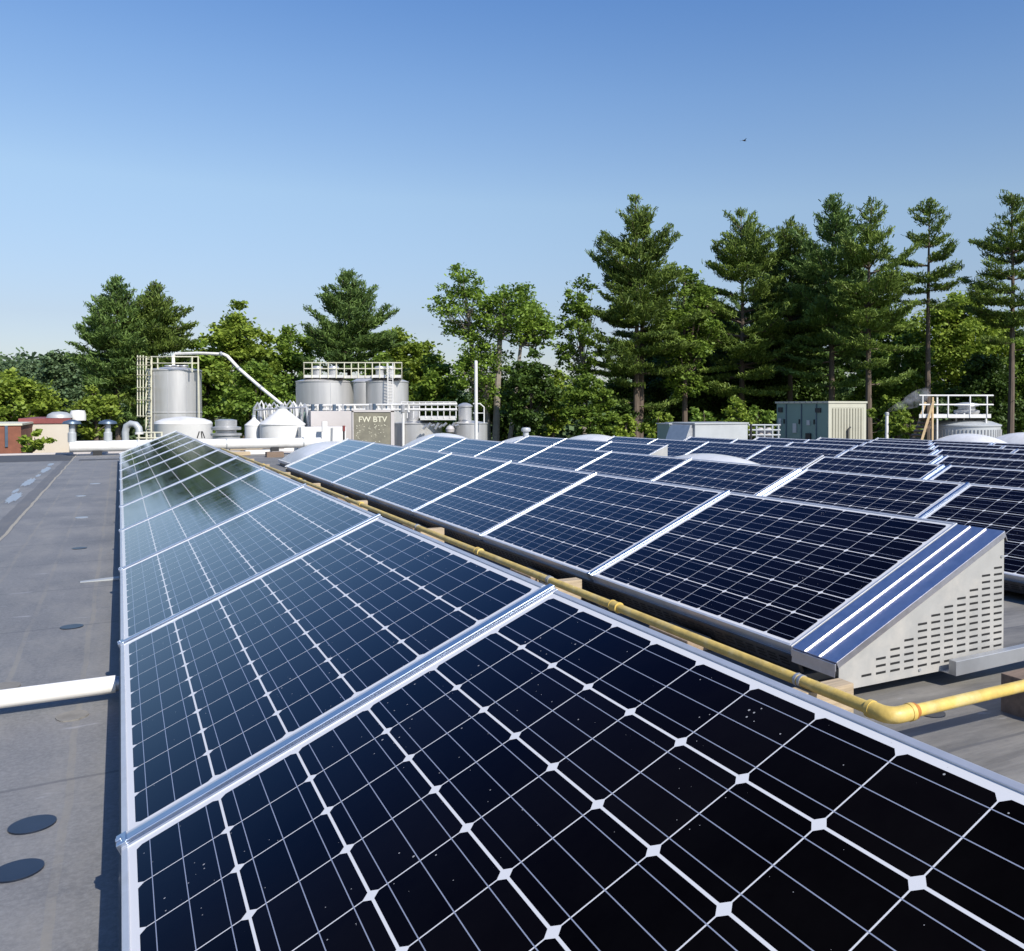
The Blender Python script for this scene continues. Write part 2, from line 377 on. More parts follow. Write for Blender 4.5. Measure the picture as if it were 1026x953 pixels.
ORD = ['', 'first', 'second', 'third', 'fourth', 'fifth', 'sixth', 'seventh', 'eighth', 'ninth', 'tenth', 'eleventh', 'twelfth', 'thirteenth']
ROWN = {1: 'the row left of the yellow pipe', 2: 'the row right of the yellow pipe'}
for k in range(3, 12): ROWN[k] = 'the %s row from the left' % ORD[k]
_used = {}
def module(k, y0, y1, label, tint=None):
    X, Z = rowbase(k); L = y1-y0
    fm, gl = module_mesh(L)
    r = empty('solar_panel', (X, y0, Z), label, 'solar panel', 'solar panels in rows on the roof', (0, -TH, 0))
    for src in (fm, gl):
        if src.name not in _used: _used[src.name] = 1; c = src
        else: c = src.copy(); col.objects.link(c)
        c.parent = r
    return r
GAP = .046
# joints from near to far; wide = index of joints with a wide double cover
rows = {}
rows[1] = dict(blocks=[[-1.38+1.68*i for i in range(13)]], wide=[])
rows[2] = dict(blocks=[[2.535+1.68*i for i in range(8)]], wide=[])
rows[3] = dict(blocks=[[2.5, 4.27, 6.05, 7.85, 9.63, 11.4, 13.2, 15.0, 16.8]], wide=[6.05])
rows[4] = dict(blocks=[[2.75, 4.5, 6.3, 8.18], [11.78, 13.6, 15.42, 17.25]], wide=[6.3])
rows[5] = dict(blocks=[[4.55, 6.35, 8.18, 10.03, 11.9, 13.75, 15.6, 17.45]], wide=[8.18])
rows[6] = dict(blocks=[[6.5, 8.3, 10.13, 12.05, 13.88, 15.75, 17.6]], wide=[10.13])
rows[7] = dict(blocks=[[8.4, 10.25, 12.1, 14.0, 15.85, 17.75]], wide=[12.1])
rows[8] = dict(blocks=[[8.5, 10.3, 12.15, 14.06, 15.95, 17.85]], wide=[14.06])
rows[9] = dict(blocks=[[10.4, 12.25, 14.1, 16.0, 17.9]], wide=[14.1])
rows[10] = dict(blocks=[[10.5, 12.3, 14.2]], wide=[])
rotT = Matrix.Rotation(-TH, 3, 'Y')
def tl(b, X, Z, a, c, ):   # box given in tilted module coordinates, placed in row coordinates (y stays world)
    b.box(a, c)
    for i in range(len(b.v)-8, len(b.v)):
        v = Vector(b.v[i]); q = rotT @ Vector((v.x, 0, v.z)); b.v[i] = (X+q.x, v.y, Z+q.z)
for k, rd in rows.items():
    X, Z = rowbase(k)
    allj = [y for bl in rd['blocks'] for y in bl]
    mt = empty('mounting_frame', (X, allj[0], rz(X+.5)), 'aluminium and dark metal mounting under %s' % ROWN[k], 'panel mounting', 'mountings of the solar rows')
    inv = Vector((X, allj[0], rz(X+.5)))
    def fin(b, name, mm, bev=0):
        b.v = [tuple(Vector(v)-inv) for v in b.v]; return b.build(name, mm, mt, bevel=bev)
    nm = sum(len(bl)-1 for bl in rd['blocks']); cnt = 0
    for bi, bl in enumerate(rd['blocks']):
        for i in range(len(bl)-1):
            cnt += 1
            if k == 1 and i == 0: lab = 'solar panel just below the photo frame in the row left of the yellow pipe'
            elif k <= 2:
                n = cnt-(1 if k == 1 else 0)
                lab = '%s solar panel from the near end of %s' % (ORD[n], ROWN[k])
                if k == 1 and n == 1: lab = 'nearest dusty black solar panel, left of the yellow pipe'
                if k == 2 and n == 1: lab = 'black solar panel beside the slotted end cover of the row right of the yellow pipe'
            else: lab = 'solar panel, %s from the far end of %s' % (ORD[nm-cnt+1], ROWN[k])
            g0 = GAP/2+(.035 if bl[i] in rd['wide'] else 0); g1 = GAP/2+(.035 if bl[i+1] in rd['wide'] else 0)
            module(k, bl[i]+g0, bl[i+1]-g1, lab)
        # covers over the joints
        for i in range(1, len(bl)-1):
            y = bl[i]; b = MB()
            if y in rd['wide']:
                tl(b, X, Z, (-.004, y-.058, -.02), (W_+.004, y-.034, .004)); tl(b, X, Z, (-.004, y+.034, -.02), (W_+.004, y+.058, .004))
                tl(b, X, Z, (-.002, y-.034, -.03), (W_+.002, y+.034, -.014))
            else:
                tl(b, X, Z, (-.004, y-.0235, -.024), (W_+.006, y+.0235, -.004))
                tl(b, X, Z, (-.004, y-.013, -.004), (W_+.006, y+.013, .005))
            fin(b, 'joint_cover', M['alu'], .0015)
            b = MB(); tl(b, X, Z, (-.006, y-.024, -.03), (.012, y+.024, .0075)); tl(b, X, Z, (-.006, y-.006, .0075), (.004, y+.006, .011)); fin(b, 'clamp', M['alu'], .001)
        # low-side deflector, high-side back sheet, base beams
        y0, y1 = bl[0], bl[-1]; zr0 = rz(X); H = Z-zr0
        b = MB(); b.prism([(X-.004, Z-.035), (X+.012, Z-.035), (X+.045, zr0+.045), (X+.03, zr0+.045)], y0, y1)
        b.m = 1
        if k in (2, 3):
            yy = y0+.05
            while yy < y1-.05:
                for j in range(3):
                    f = .25+.2*j; xx = X-.004+(.034)*f; zz = Z-.035+(zr0+.045-Z+.035)*f
                    b.quad((xx-.0015, yy, zz), (xx-.0015, yy+.05, zz), (xx-.0005, yy+.05, zz-.006), (xx-.0005, yy, zz-.006))  # black quads paint the shade in the deflector's perforations
                yy += .07
        fin(b, 'wind_deflector', [M['deflector'], M['slot']])
        b = MB(); tl(b, X, Z, (-.006, y0, -.042), (.02, y1, -.0355)); fin(b, 'low_rail', M['greymetal'])
        b = MB(); xh, zh = X+W_*CT, Z+W_*ST; zr1 = rz(xh)
        b.prism([(xh-.012, zh-.035), (xh-.004, zh-.035), (xh+.05, zr1+.03), (xh+.042, zr1+.03)], y0, y1); fin(b, 'back_sheet', M['greymetal'])
        for y in bl:
            yy = min(max(y, y0+.05), y1-.05)
            b = MB(); b.box((X+.03, yy-.03, zr0-.004), (xh+.08, yy+.03, zr0+.03))
            for i in range(len(b.v)-8, len(b.v)): v = b.v[i]; b.v[i] = (v[0], v[1], v[2]-(v[0]-X)*SL)
            fin(b, 'base_beam', M['greymetal'])
        # end plates
        for end, yy in ((-1, y0), (1, y1)):
            ext = .235 if (k == 2 and end == -1) else .03
            ya, yb2 = (yy-ext, yy) if end < 0 else (yy, yy+ext)
            WC = W_-.03 if ext > .1 else W_+.012
            b = MB()
            tl(b, X, Z, (-.012, ya, -.004), (WC, yb2, .010))
            if ext > .1:
                for q, qw in ((.085, .003), (.163, .006)): tl(b, X, Z, (-.013, ya+q, .010), (WC, ya+q+qw, .015))
                tl(b, X, Z, (-.012, ya-.003, -.014), (WC, ya, .011)); b.box((X-.02, ya, Z-.028), (X-.014, yb2, Z-.002))
                tl(b, X, Z, (WC, ya+.0, -.035), (WC+.004, yb2, .010))
                b.prism([(X-.012, Z-.006), (X-.012, Z-.006), (X-.018, Z-.05), (X-.016, Z-.05)], ya+.004, yb2)
                fin(b, 'end_cover', M['cover'], .0015)
            else: fin(b, 'end_cover', M['alu_white'], .001)
            zb = -.022
            xh, zh = (X+WC*CT+.002, Z+WC*ST) if ext > .1 else (X+W_*CT, Z+W_*ST)
            pl = [(X+.0, Z-.006), (xh-.004, zh-.006), (xh-.004, zr1+.03+.025), (X+.0, zr0+.045)]
            b = MB(); yp = ya+.002 if end < 0 else yb2-.006
            b.prism(pl, yp, yp+.004)
            if ext > .1:
                b.m = 1; wd = xh-X; ncol = 12; pitch = (wd-.10)/(ncol-1)
                for c in range(ncol):
                    xc = X+.060+c*pitch; xs0, xs1 = xc-.024, xc+.024
                    ztop = Z+(xs0-X)*ST/CT-.085-.012*(c > 7); zlow = zr0-SL*(xc-X)+.085
                    z = zlow
                    while z < ztop:  # rows of raised black strips painting the shade inside the slots
                        b.box((xs0, yp-.0008, z-.0040), (xs1, yp+.0002, z+.0040)); z += .0258
            fin(b, 'end_plate', [M['plate'], M['slot']])
            if ext > .1:
                for bx_, bz_ in ((xh-.02, zr1+.08), (xh-.02, zh-.09), (X+.03, zr0+.065), (X+.4, zr0+.06), (xh-.25, zr1+.07)):
                    b = MB(); b.tube([(bx_, yp-.004, bz_), (bx_, yp, bz_)], .006, 8, sm=False); fin(b, 'bolt', M['greymetal'])
# rail running off to the right of the slotted plate
b = MB(); b.box((2.66, 2.23, -1.0), (5.2, 2.265, -.945)); b.box((2.66, 2.265, -1.0), (5.2, 2.34, -.995))
tag(b.build('floor_rail', M['greymetal'], bevel=.002), 'pale metal rail on the roof running right from the slotted end plate', 'rail')

# ------------------------------------------------------------------ pipes near
PZ = -.885; PX = 1.885; PY = 1.81; r = .0185
yp = empty('yellow_pipe', (PX, PY, PZ), 'long yellow gas pipe with an elbow running between the two nearest rows', 'pipe')
def rel(pts): return [(p[0]-PX, p[1]-PY, p[2]-PZ) for p in pts]
MB().tube(rel([(PX, PY+.06, PZ), (PX, 6, PZ-.002), (PX-.005, 12, PZ), (PX-.01, 21.0, PZ)]), r, 20).build('long_run', M['yellow'], yp)
MB().tube(rel([(PX+.06, PY, PZ), (2.6, PY, PZ-.008), (5.6, PY, PZ-.06)]), r, 20).build('side_run', M['yellow'], yp)
el = [(PX+.075, PY, PZ), (PX+.036, PY, PZ)]+[(PX+.036-.036*math.sin(a), PY+.036-.036*math.cos(a), PZ) for a in (R(20), R(45), R(70))]+[(PX, PY+.036, PZ), (PX, PY+.075, PZ)]
MB().tube(rel(el), .0245, 20).build('elbow', M['yellow'], yp)
b = MB(); b.tube(rel([(PX+.07, PY, PZ), (PX+.085, PY, PZ)]), .0265, 20); b.tube(rel([(PX, PY+.07, PZ), (PX, PY+.085, PZ)]), .0265, 20); b.build('elbow_collar', M['yellow'], yp)
b = MB(); b.tube(rel([(PX+.10, PY, PZ), (PX+.106, PY, PZ)]), .0188, 20); b.build('rust_ring', M['rust'], yp); b = MB(); b.tube(rel([(PX+.088, PY, PZ), (PX+.094, PY, PZ)]), .0248, 20); b.build('rust_ring', M['rust'], yp)
for y in (3.45, 5.2, 8.3, 11.5, 14.7):
    b = MB(); b.tube(rel([(PX, y-.03, PZ), (PX, y+.03, PZ)]), .0225, 20); b.tube(rel([(PX, y-.034, PZ), (PX, y-.026, PZ)]), .0245, 20); b.tube(rel([(PX, y+.026, PZ), (PX, y+.034, PZ)]), .0245, 20)
    b.build('coupling', M['yellow'], yp)
for y in (2.2, 4.15, 6.5, 8.9, 11.2):
    b = MB(); b.tube(rel([(PX, y-.012, PZ), (PX, y+.0, PZ)]), .021, 16); b.tube(rel([(PX, y+.008, PZ), (PX, y+.02, PZ)]), .021, 16); b.build('strap', M['greymetal'], yp)
woods = [(1.98, 2.17, 1), (2.0, 4.2, 0), (2.0, 6.5, 0), (1.98, 8.8, 0), (1.97, 11.1, 0), (1.96, 13.2, 0), (1.96, 15.2, 0), (1.95, 17.0, 0)]
wl = ['pale wood block under the yellow pipe beside the slotted end cover'] + ['pale wood block under the yellow pipe, %s from the elbow' % ORD[i] for i in range(2, 9)]
for i, (x, y, q) in enumerate(woods):
    z0 = rz(x); h = PZ-r-z0
    b = MB(); b.box((x-.135, y-.035, z0), (x+.075, y+.035, PZ-r+.001)); o = b.build('wood_block', M['wood'], bevel=.003)
    tag(o, wl[i], 'wood block', 'wood blocks under the yellow pipe')
b = MB(); b.box((2.60, 1.76, rz(2.7)), (3.1, 1.99, PZ-r-.012)); tag(b.build('wood_block', M['darkwood'], bevel=.003), 'brown wood beam under the yellow pipe right of the elbow', 'wood block', 'wood blocks under the yellow pipe')
# white pipe on the left
wp = empty('white_pipe', (-.02, 3.47, -.93), 'white plastic pipe lying across the roof on the left into the panel row', 'pipe')
MB().tube([(-5, .12, -.005), (-.0, .0, 0)], .029, 20).build('pipe_run', M['pvc'], wp)
MB().tube([(0, 0, 0), (.9, -.01, 0)], .025, 20).build('pipe_end', M['greymetal'], wp)
for x in (-1.1, -3.1):
    MB().box((x-.04, -.04, -.055), (x+.04, .1, -.029)).build('support', M['black'], wp)
b = MB(); b.box((-.2, 5.86, ZR+.001), (.4, 5.98, ZR+.03)); b.v[0] = (-.2, 5.9, ZR+.001); b.v[4] = (-.2, 5.9, ZR+.004); b.v[7] = (-.2, 5.94, ZR+.004); b.v[3] = (-.2, 5.94, ZR+.001)
tag(b.build('cable_tray', M['palegrey']), 'small bluish metal tray sticking out left from under the panel row', 'cable tray')
# ballast and cables in the gap beside the low edge of the second row
rnd = random.Random(5)
for i, y in enumerate((3.25, 4.9, 7.3, 10.2)):
    b = MB(); b.box((2.03, y-.16, rz(2.05)), (2.155, y+.16, rz(2.05)+.055)); tag(b.build('ballast_block', M['pebble'], bevel=.006), 'tan rough ballast block by the yellow pipe, %s from the near end' % ORD[i+1], 'ballast block', 'ballast blocks beside the yellow pipe')
cb = MB()
for j in range(5):
    pts = [(2.06+.02*j+.02*rnd.random(), 3.9+.12*q, rz(2.1)+.02+.03*abs(math.sin(q*1.1+j))) for q in range(8)]
    cb.tube(pts, .006, 6)
tag(cb.build('cable_bundle', M['black']), 'black cable bundle lying between yellow pipe and second row', 'cable')
disc(2.36, 2.08, .045, M['wet'])['label'] = 'small dark round drain spot'

# ------------------------------------------------------------------ skylights
def dome(x, y, lx, ly, h, label, curb=.1):
    z = rz(x+lx/2); t = empty('skylight', (x+lx/2, y+ly/2, z), label, 'skylight', 'domed skylights')
    MB().box((-lx/2, -ly/2, -.02), (lx/2, ly/2, curb)).build('curb', M['deflector'], t)
    b = MB(); nu, nv = 20, 24
    for j in range(nv+1):
        for i in range(nu+1):
            u = -1+2*i/nu; v = -1+2*j/nv
            zz = max(0, (1-u*u))**.62*max(0, (1-v*v))**.5
            b.v.append((u*lx*.5, v*ly*.5, curb+.012+h*zz))
    for j in range(nv):
        for i in range(nu): a = j*(nu+1)+i; b.face([a, a+1, a+nu+2, a+nu+1], True)
    b.build('dome', M['dome'], t, fix=False)
    MB().box((-lx/2-.03, -ly/2-.03, curb-.03), (lx/2+.03, ly/2+.03, curb+.011)).build('rim', M['white'], t)
    return t
m_, t_, p_ = mat('acrylic_dome'); M['dome'] = m_
cc = mixc(t_, ramp(t_, noise(t_, 2.5, 5, .65), .35, .7), (.60, .585, .56), (.74, .73, .71)); t_.links.new(cc, p_.inputs['Base Color'])
p_.inputs['Roughness'].default_value = .28; p_.inputs['Subsurface Weight'].default_value = .15; p_.inputs['Subsurface Radius'].default_value = (.1, .1, .1)
dome(2.5, 14.75, 1.35, 2.6, .36, 'white domed skylight at the far end of the row right of the yellow pipe')
dome(5.3, 17.6, 1.5, 2.6, .46, 'white domed skylight just behind the far end of the third row')
dome(6.45, 8.75, 1.15, 2.7, .40, 'white arched skylight in the gap between the dark panels mid right')
dome(7.7, 18.3, 1.5, 2.7, .40, 'low pale skylight left of the small mushroom vent')
dome(9.6, 18.6, 1.5, 2.9, .44, 'low pale skylight behind the panels right of the small mushroom vent')
dome(20.4, 16.0, 1.7, 2.8, .62, 'grey white skylight with dark seam at the right edge')
dome(22.7, 15.8, 1.7, 2.8, .68, 'grey white skylight touching the right edge of the photo')

# ------------------------------------------------------------------ far roof equipment
def local(t, p): return Vector(p)-Vector(t.location)
# mushroom vent
c = at(527, 440, 20.5); t = empty('roof_vent', (c.x, c.y, rz(c.x)), 'small pale mushroom vent standing behind the blue panels', 'roof vent')
zt = at(527, 428.3, 20.5).z-rz(c.x)
MB().lathe((0,0,0), [(.065, 0), (.065, zt-.08)], 20).build('stack', M['palegrey'], t)
MB().lathe((0,0,0), [(.07, zt-.10), (.105, zt-.09), (.11, zt-.045), (.09, zt-.01), (.03, zt)], 24).build('cap', M['palegrey'], t)
# white duct across the far edge
dz = -.80
t = empty('duct', (-.6, 21.6, dz), 'fat white insulated duct lying along the far roof edge', 'duct')
MB().tube([(-.28, 0, 0), (1.0, 0, 0), (4.6, .0, -.01)], .115, 20).build('duct_run', M['white'], t)
for x in (.9, 2.6, 4.2): MB().tube([(x, 0, 0), (x+.03, 0, 0)], .122, 20).build('band', M['palegrey'], t)
for x in (0.2, 1.5, 3.6): MB().box((x-.08, -.12, ZR-dz), (x+.08, .12, -.1)).build('support', M['black'], t)
for px, lab in ((72, 'leftmost'), (108, 'second')):
    c = at(px, 424, 17.6); c = Vector((c.x*21.6/c.y, 21.6, 0))
    D = Vector((c.x, c.y, -.3)).dot(FW)
    z0 = -.80+.09; zt = at(px, 420.5, D).z
    t = empty('stack_vent', (c.x, c.y, z0), 'white vent stack with flat dark blue cap, %s on the fat duct' % lab, 'roof vent', 'capped vent stacks')
    h = zt-z0
    MB().lathe((0,0,0), [(.075, 0), (.075, h*.4), (.055, h*.46), (.055, h-.09)], 20).build('stack', M['palegrey'], t)
    MB().lathe((0,0,0), [(.08, h-.10), (.17, h-.085), (.15, h-.04), (.04, h)], 24).build('cap', M['cap'], t)
    for k2 in range(3):
        a = k2*2.1; MB().tube([(.08*math.cos(a), .08*math.sin(a), h-.16), (.11*math.cos(a), .11*math.sin(a), h-.06)], .006, 5).build('bracket', M['black'], t)
# gooseneck
D = 20.5; c = at(128, 444, D); t = empty('gooseneck_vent', c, 'pale curved gooseneck vent pipe at the far roof edge', 'roof vent')
q = [local(t, at(px, py, D)) for px, py in ((126, 444), (125.5, 433), (127, 427), (131, 424.5), (136, 425.5), (139, 429), (139.5, 433))]
MB().tube(q, .075, 14).build('bent_pipe', M['palegrey'], t)
MB().tube([q[-1], q[-1]+Vector((0, 0, -.05))], .09, 14).build('mouth', M['white'], t)
# yellow low rail with posts
D = 20.9; t = empty('guard_rail', at(146, 446, D), 'short pale yellow guard rail behind the duct left of the tall tank', 'railing')
for px in (139, 147, 155, 162): MB().tube([local(t, at(px, 447, D)), local(t, at(px, 433, D))], .022, 8).build('post', M['paleyellow'], t)
for py in (433.5, 439): MB().tube([local(t, at(137, py, D)), local(t, at(163, py, D))], .02, 8).build('rail', M['paleyellow'], t)

def V3(px, py, D): return at(px, py, D)
# tank with ladder
def cyl_at(px, y_top, wpx, D, zbot):
    c = at(px, y_top, D); return Vector((c.x, c.y, zbot)), c.z-zbot, wpx/ppm(D)/2
D = 40; base, h, r = cyl_at(175.5, 371, 47.5, D, GZ)
t = empty('storage_tank', base, 'tall stainless tank with caged ladder at the left', 'storage tank')
MB().lathe((0,0,0), [(r, 0), (r, h-1.95), (r+.02, h-1.93), (r+.02, h-1.89), (r, h-1.87), (r, h-.06), (r+.03, h-.05), (r+.03, h), (r*.95, h+.03), (r*.5, h+.12), (.05, h+.16)], 56).build('shell', M['steel'], t)
for a in (-1.9, -2.5, -1.2): MB().box((r*math.cos(a)-.015, r*math.sin(a)-.015, h-4), (r*math.cos(a)+.015, r*math.sin(a)+.015, h-.1)).build('weld_seam', M['steel_b'], t)
b = MB()
for px, py in ((170, 366.5), (178, 365), (184, 367)):
    q = local(t, at(px, py, D)); b.lathe((q.x, q.y, h+.02), [(.16, 0), (.16, .14), (.22, .16), (.2, .2)], 16)
b.build('top_fitting', M['steel_b'], t)
# ladder cage in front-left
lad = MB(); cg = MB(); DL = D-1.0
for px in (146.5, 151.5): lad.tube([local(t, at(px, 446, DL)), local(t, at(px, 357, DL))], .035, 6)
for i in range(26):
    py = 440-i*3.2; lad.tube([local(t, at(146.5, py, DL)), local(t, at(151.5, py, DL))], .02, 5)
lad.build('ladder', M['paleyellow'], t)
for py in (358, 366, 376, 388.5, 401, 417):
    p0, p1, p2, p3 = at(151, py, DL), at(151, py, DL-.75), at(137.5, py, DL-.75), at(137.5, py, DL)
    cg.tube([local(t, p) for p in (p0, p1, p2, p3)], .03, 5)
for px in (137.8, 140.5, 143.5): cg.tube([local(t, at(px, 418, DL-.6)), local(t, at(px, 356, DL-.6))], .024, 5)
cg.build('ladder_cage', M['paleyellow'], t)
rl = MB()
for px, d in ((152, -.9), (158, -1), (192.5, -.9), (198.5, -.6), (158, .8), (192, .8)): rl.tube([local(t, at(px, 373, D+d)), local(t, at(px, 357, D+d))], .03, 6)
for py in (357.5, 364): rl.tube([local(t, at(px, py, D+d)) for px, d in ((152, -.9), (172, -1.3), (192.5, -.9), (198.5, -.6), (192, .8), (158, .8), (152, -.9))], .026, 6)
rl.tube([local(t, at(199.8, 446, D-.4)), local(t, at(198.6, 357, D-.4))], .03, 6)
rl.build('top_railing', M['paleyellow'], t)
# transfer pipe
t = empty('transfer_pipe', at(175, 360, 39), 'long white pipe sloping down from the tall tank to the right', 'pipe')
P = [(174, 371, 40), (173.5, 357, 40), (176, 354.5, 40), (200, 354, 39.5), (224, 355, 39), (228, 357, 39), (240, 370, 38.5), (262, 389, 37.5), (283, 406, 36.5)]
MB().tube([local(t, at(*p)) for p in P], .068, 12).build('pipe_run', M['pvc'], t)
for px, py, D_ in ((240, 370, 38.5), (222, 354.8, 39), (262, 389, 37.5)):
    q = local(t, at(px, py, D_)); d = Vector((1, -.7, -1)).normalized()*.08; MB().tube([q-d, q+d], .082, 10).build('clamp', M['greymetal'], t)
# white tank low in front of the steel tank
D = 30; base, h, r = cyl_at(184, 424.5, 52, D, GZ)
t = empty('white_tank', base, 'squat white tank with domed lid in front of the tall steel tank', 'storage tank')
MB().lathe((0,0,0), [(r, 0), (r, h-.02), (r*1.01, h), (r*.96, h+.08), (r*.7, h+.17), (r*.3, h+.22), (.05, h+.24)], 48).build('shell', M['white'], t)
b = MB(); q = local(t, at(201, 436, D-r))
for dx in (-.1, .04, .12): b.tube([(q.x+dx, q.y+.02, q.z-.1), (q.x+dx*.4, q.y-.04, q.z+.12)], .018, 6)
b.build('bracket', M['black'], t)
# exhaust fan
D = 28; base, h, r = cyl_at(226.5, 421, 22, D, GZ+2)
t = empty('exhaust_fan', (base.x, base.y, base.z), 'round silver exhaust fan of stacked rings beside the white tanks', 'exhaust fan')
MB().lathe((0,0,0), [(r*1.15, 0), (r*1.15, h-.5), (r*1.3, h-.48), (r*1.3, h-.42), (r*.85, h-.40), (r*.85, h-.32), (r*1.25, h-.30), (r*1.25, h-.22), (r*.9, h-.2), (r*.9, h), (r*.5, h+.03)], 32).build('housing', M['steel_b'], t)
# small round tank + cone tanks
D = 30
for px, yt, w_, cone, lab in ((254.5, 427, 17, .24, 'small white drum tank with conical lid right of the silver fan'), (283, 426, 42, .50, 'wide white tank with a conical roof below the sloping pipe')):
    base, h, r = cyl_at(px, yt, w_, D, GZ)
    t = empty('cone_tank', base, lab, 'storage tank')
    MB().lathe((0,0,0), [(r, 0), (r, h), (r*1.03, h+.01), (r*1.03, h+.04), (r*.25, h+cone), (r*.18, h+cone+.06)], 40).build('shell', M['white'], t)
    MB().lathe((0,0,0), [(r*.2, h+cone+.05), (r*.2, h+cone+.12), (r*.1, h+cone+.14)], 16).build('hatch', M['palegrey'], t)
# bundle of curved pipes
D = 31; t = empty('pipe_manifold', at(280, 415, D), 'tangle of curved silver pipes at the foot of the sloping pipe', 'pipes')
rnd = random.Random(11)
for i in range(13):
    px = 254+i*4.0; hh = rnd.uniform(9, 15); wv = rnd.uniform(3, 6)
    q = [(px, 432), (px+.5, 416), (px+1.2, 417-hh*.7), (px+2+wv*.5, 415-hh*.8-1.5), (px+wv+1.5, 416-hh*.7), (px+wv+3, 421), (px+wv+4, 432)]
    MB().tube([local(t, at(a, b_, D+.25*(i % 4))) for a, b_ in q], .033+.02*(i % 3 == 0), 8).build('curved_pipe', M['white'] if i % 2 else M['steel_b'], t)
MB().tube([local(t, at(255, 411, D-.3)), local(t, at(306, 408, D-.3))], .03, 8).build('header', M['steel_b'], t)
# clutter on the roof behind the row gap
D = 20; 
def bx_at(name, px0, px1, py0, py1, D, dep, mm, label, cat, zb=None, group=None, bevel=.004):
    a = at(px0, py0, D); bb = at(px1, py1, D); rtv = RT
    wdt = (px1-px0)/ppm(D); c0 = at((px0+px1)/2, py0, D); z1 = c0.z; z0 = zb if zb is not None else at((px0+px1)/2, py1, D).z
    b = MB(); o_ = MB().box((-wdt/2, 0, 0), (wdt/2, dep, z1-z0)).build(name, mm, bevel=bevel)
    o_.location = (c0.x, c0.y, z0); o_.rotation_euler = (0, 0, 0)
    return tag(o_, label, cat, group) if label else o_
for i, (a, b_, c_, d_, mm, lab) in enumerate(((232, 262, 447, 451, 'wood', 'long pale wood sleeper lying by the end of the yellow pipe'), (247, 272, 451, 455, 'white', 'white flat box lying on the roof near the wood sleepers'),
        (262, 284, 444, 449, 'darkwood', 'brown wood sleeper behind the white flat box'), (226, 250, 453, 457, 'wood', 'pale wood sleeper beside the far end of the left row'), (268, 284, 453, 458, 'darkwood', 'short brown wood block beside the white skylight'))):
    c0 = at((a+b_)/2, d_, 1); Yt = 0
    zr_ = rz(2.5); D_ = zr_/c0.z
    bx_at('wood_sleeper' if 'wood' in lab and 'white' not in lab.split()[0] else 'flat_box', a, b_, c_, d_, D_, .25, M[mm], lab, 'timber' if 'white' not in lab.split()[0] else 'box', zb=rz(at((a+b_)/2, c_, D_).x))

# ---- twin tanks with walkway
D = 36
t1 = None
for px, yt, w_, dd, lab in ((325.5, 382.5, 54.5, 0, 'broad stainless tank under the railed walkway, left one'), (388, 382.5, 41, 0, 'broad stainless tank under the railed walkway, right one'), (365, 382.5, 24, 3, 'narrow stainless tank half hidden between the two broad tanks')):
    base, h, r = cyl_at(px, yt, w_, D+dd, GZ)
    t = empty('storage_tank', base, lab, 'storage tank', 'stainless tanks under the walkway')
    MB().lathe((0,0,0), [(r, 0), (r, h-.04), (r+.025, h-.03), (r+.025, h), (r*.6, h+.13), (.1, h+.2)], 56).build('shell', M['steel'], t)
    MB().box((-.012, -r-.012, h-1.9), (.012, -r+.01, h-.05)).build('weld_seam', M['steel_b'], t)
t = empty('walkway', at(352, 378, D), 'pale railed walkway on top of the twin stainless tanks', 'walkway')
dk = MB()
for (a, b_, dn, df) in ((304, 345, -.9, .5), (345, 384, -.35, .25), (372, 403, -.9, .5)):
    z1 = at(350, 378, D).z; p0 = at(a, 378, D+dn); p1 = at(b_, 378, D+dn); p2 = at(b_, 378, D+df); p3 = at(a, 378, D+df)
    n = len(dk.v); dk.v += [(*(local(t, p).xy), -.05) for p in (p0, p1, p2, p3)]+[(*(local(t, p).xy), .06) for p in (p0, p1, p2, p3)]
    for q in ((0,1,2,3),(4,5,6,7),(0,1,5,4),(1,2,6,5),(2,3,7,6),(3,0,4,7)): dk.face([n+i for i in q])
dk.build('deck', M['white'], t)
rl = MB()
paths = [[(304.5, -.9), (345, -.9)], [(304.5, -.9), (304.5, .5)], [(304.5, .5), (345, .5)], [(345, -.35), (373, -.35)], [(345, .3), (373, .3)], [(373, -.9), (402.5, -.9)], [(402.5, -.9), (402.5, .5)], [(373, .5), (402.5, .5)]]
for pth in paths:
    (a, d0), (b_, d1) = pth
    for py in (363.5, 369.5):
        rl.tube([local(t, at(a, py, D+d0)), local(t, at(b_, py, D+d1))], .025, 6)
    n = max(2, int(abs(b_-a)/7)+1)
    for i in range(n):
        f = i/(n-1); px = a+(b_-a)*f; dd = d0+(d1-d0)*f; rl.tube([local(t, at(px, 379, D+dd)), local(t, at(px, 363.5, D+dd))], .022, 6)
rl.build('railing', M['paleyellow'], t)
for px in (318, 334, 381, 391): q = local(t, at(px, 379, D-.2)); MB().lathe((q.x, q.y, 0), [(.18, 0), (.18, .3), (.25, .32), (.2, .42), (.05, .45)], 14).build('manhole', M['steel_b'], t)
lad = MB()
for px in (388.5, 393.5): lad.tube([local(t, at(px, 411, D-1.1)), local(t, at(px, 364, D-1.1))], .022, 6)
for i in range(15): lad.tube([local(t, at(388.5, 410-i*3, D-1.1)), local(t, at(393.5, 410-i*3, D-1.1))], .015, 5)
lad.build('ladder', M['white'], t)
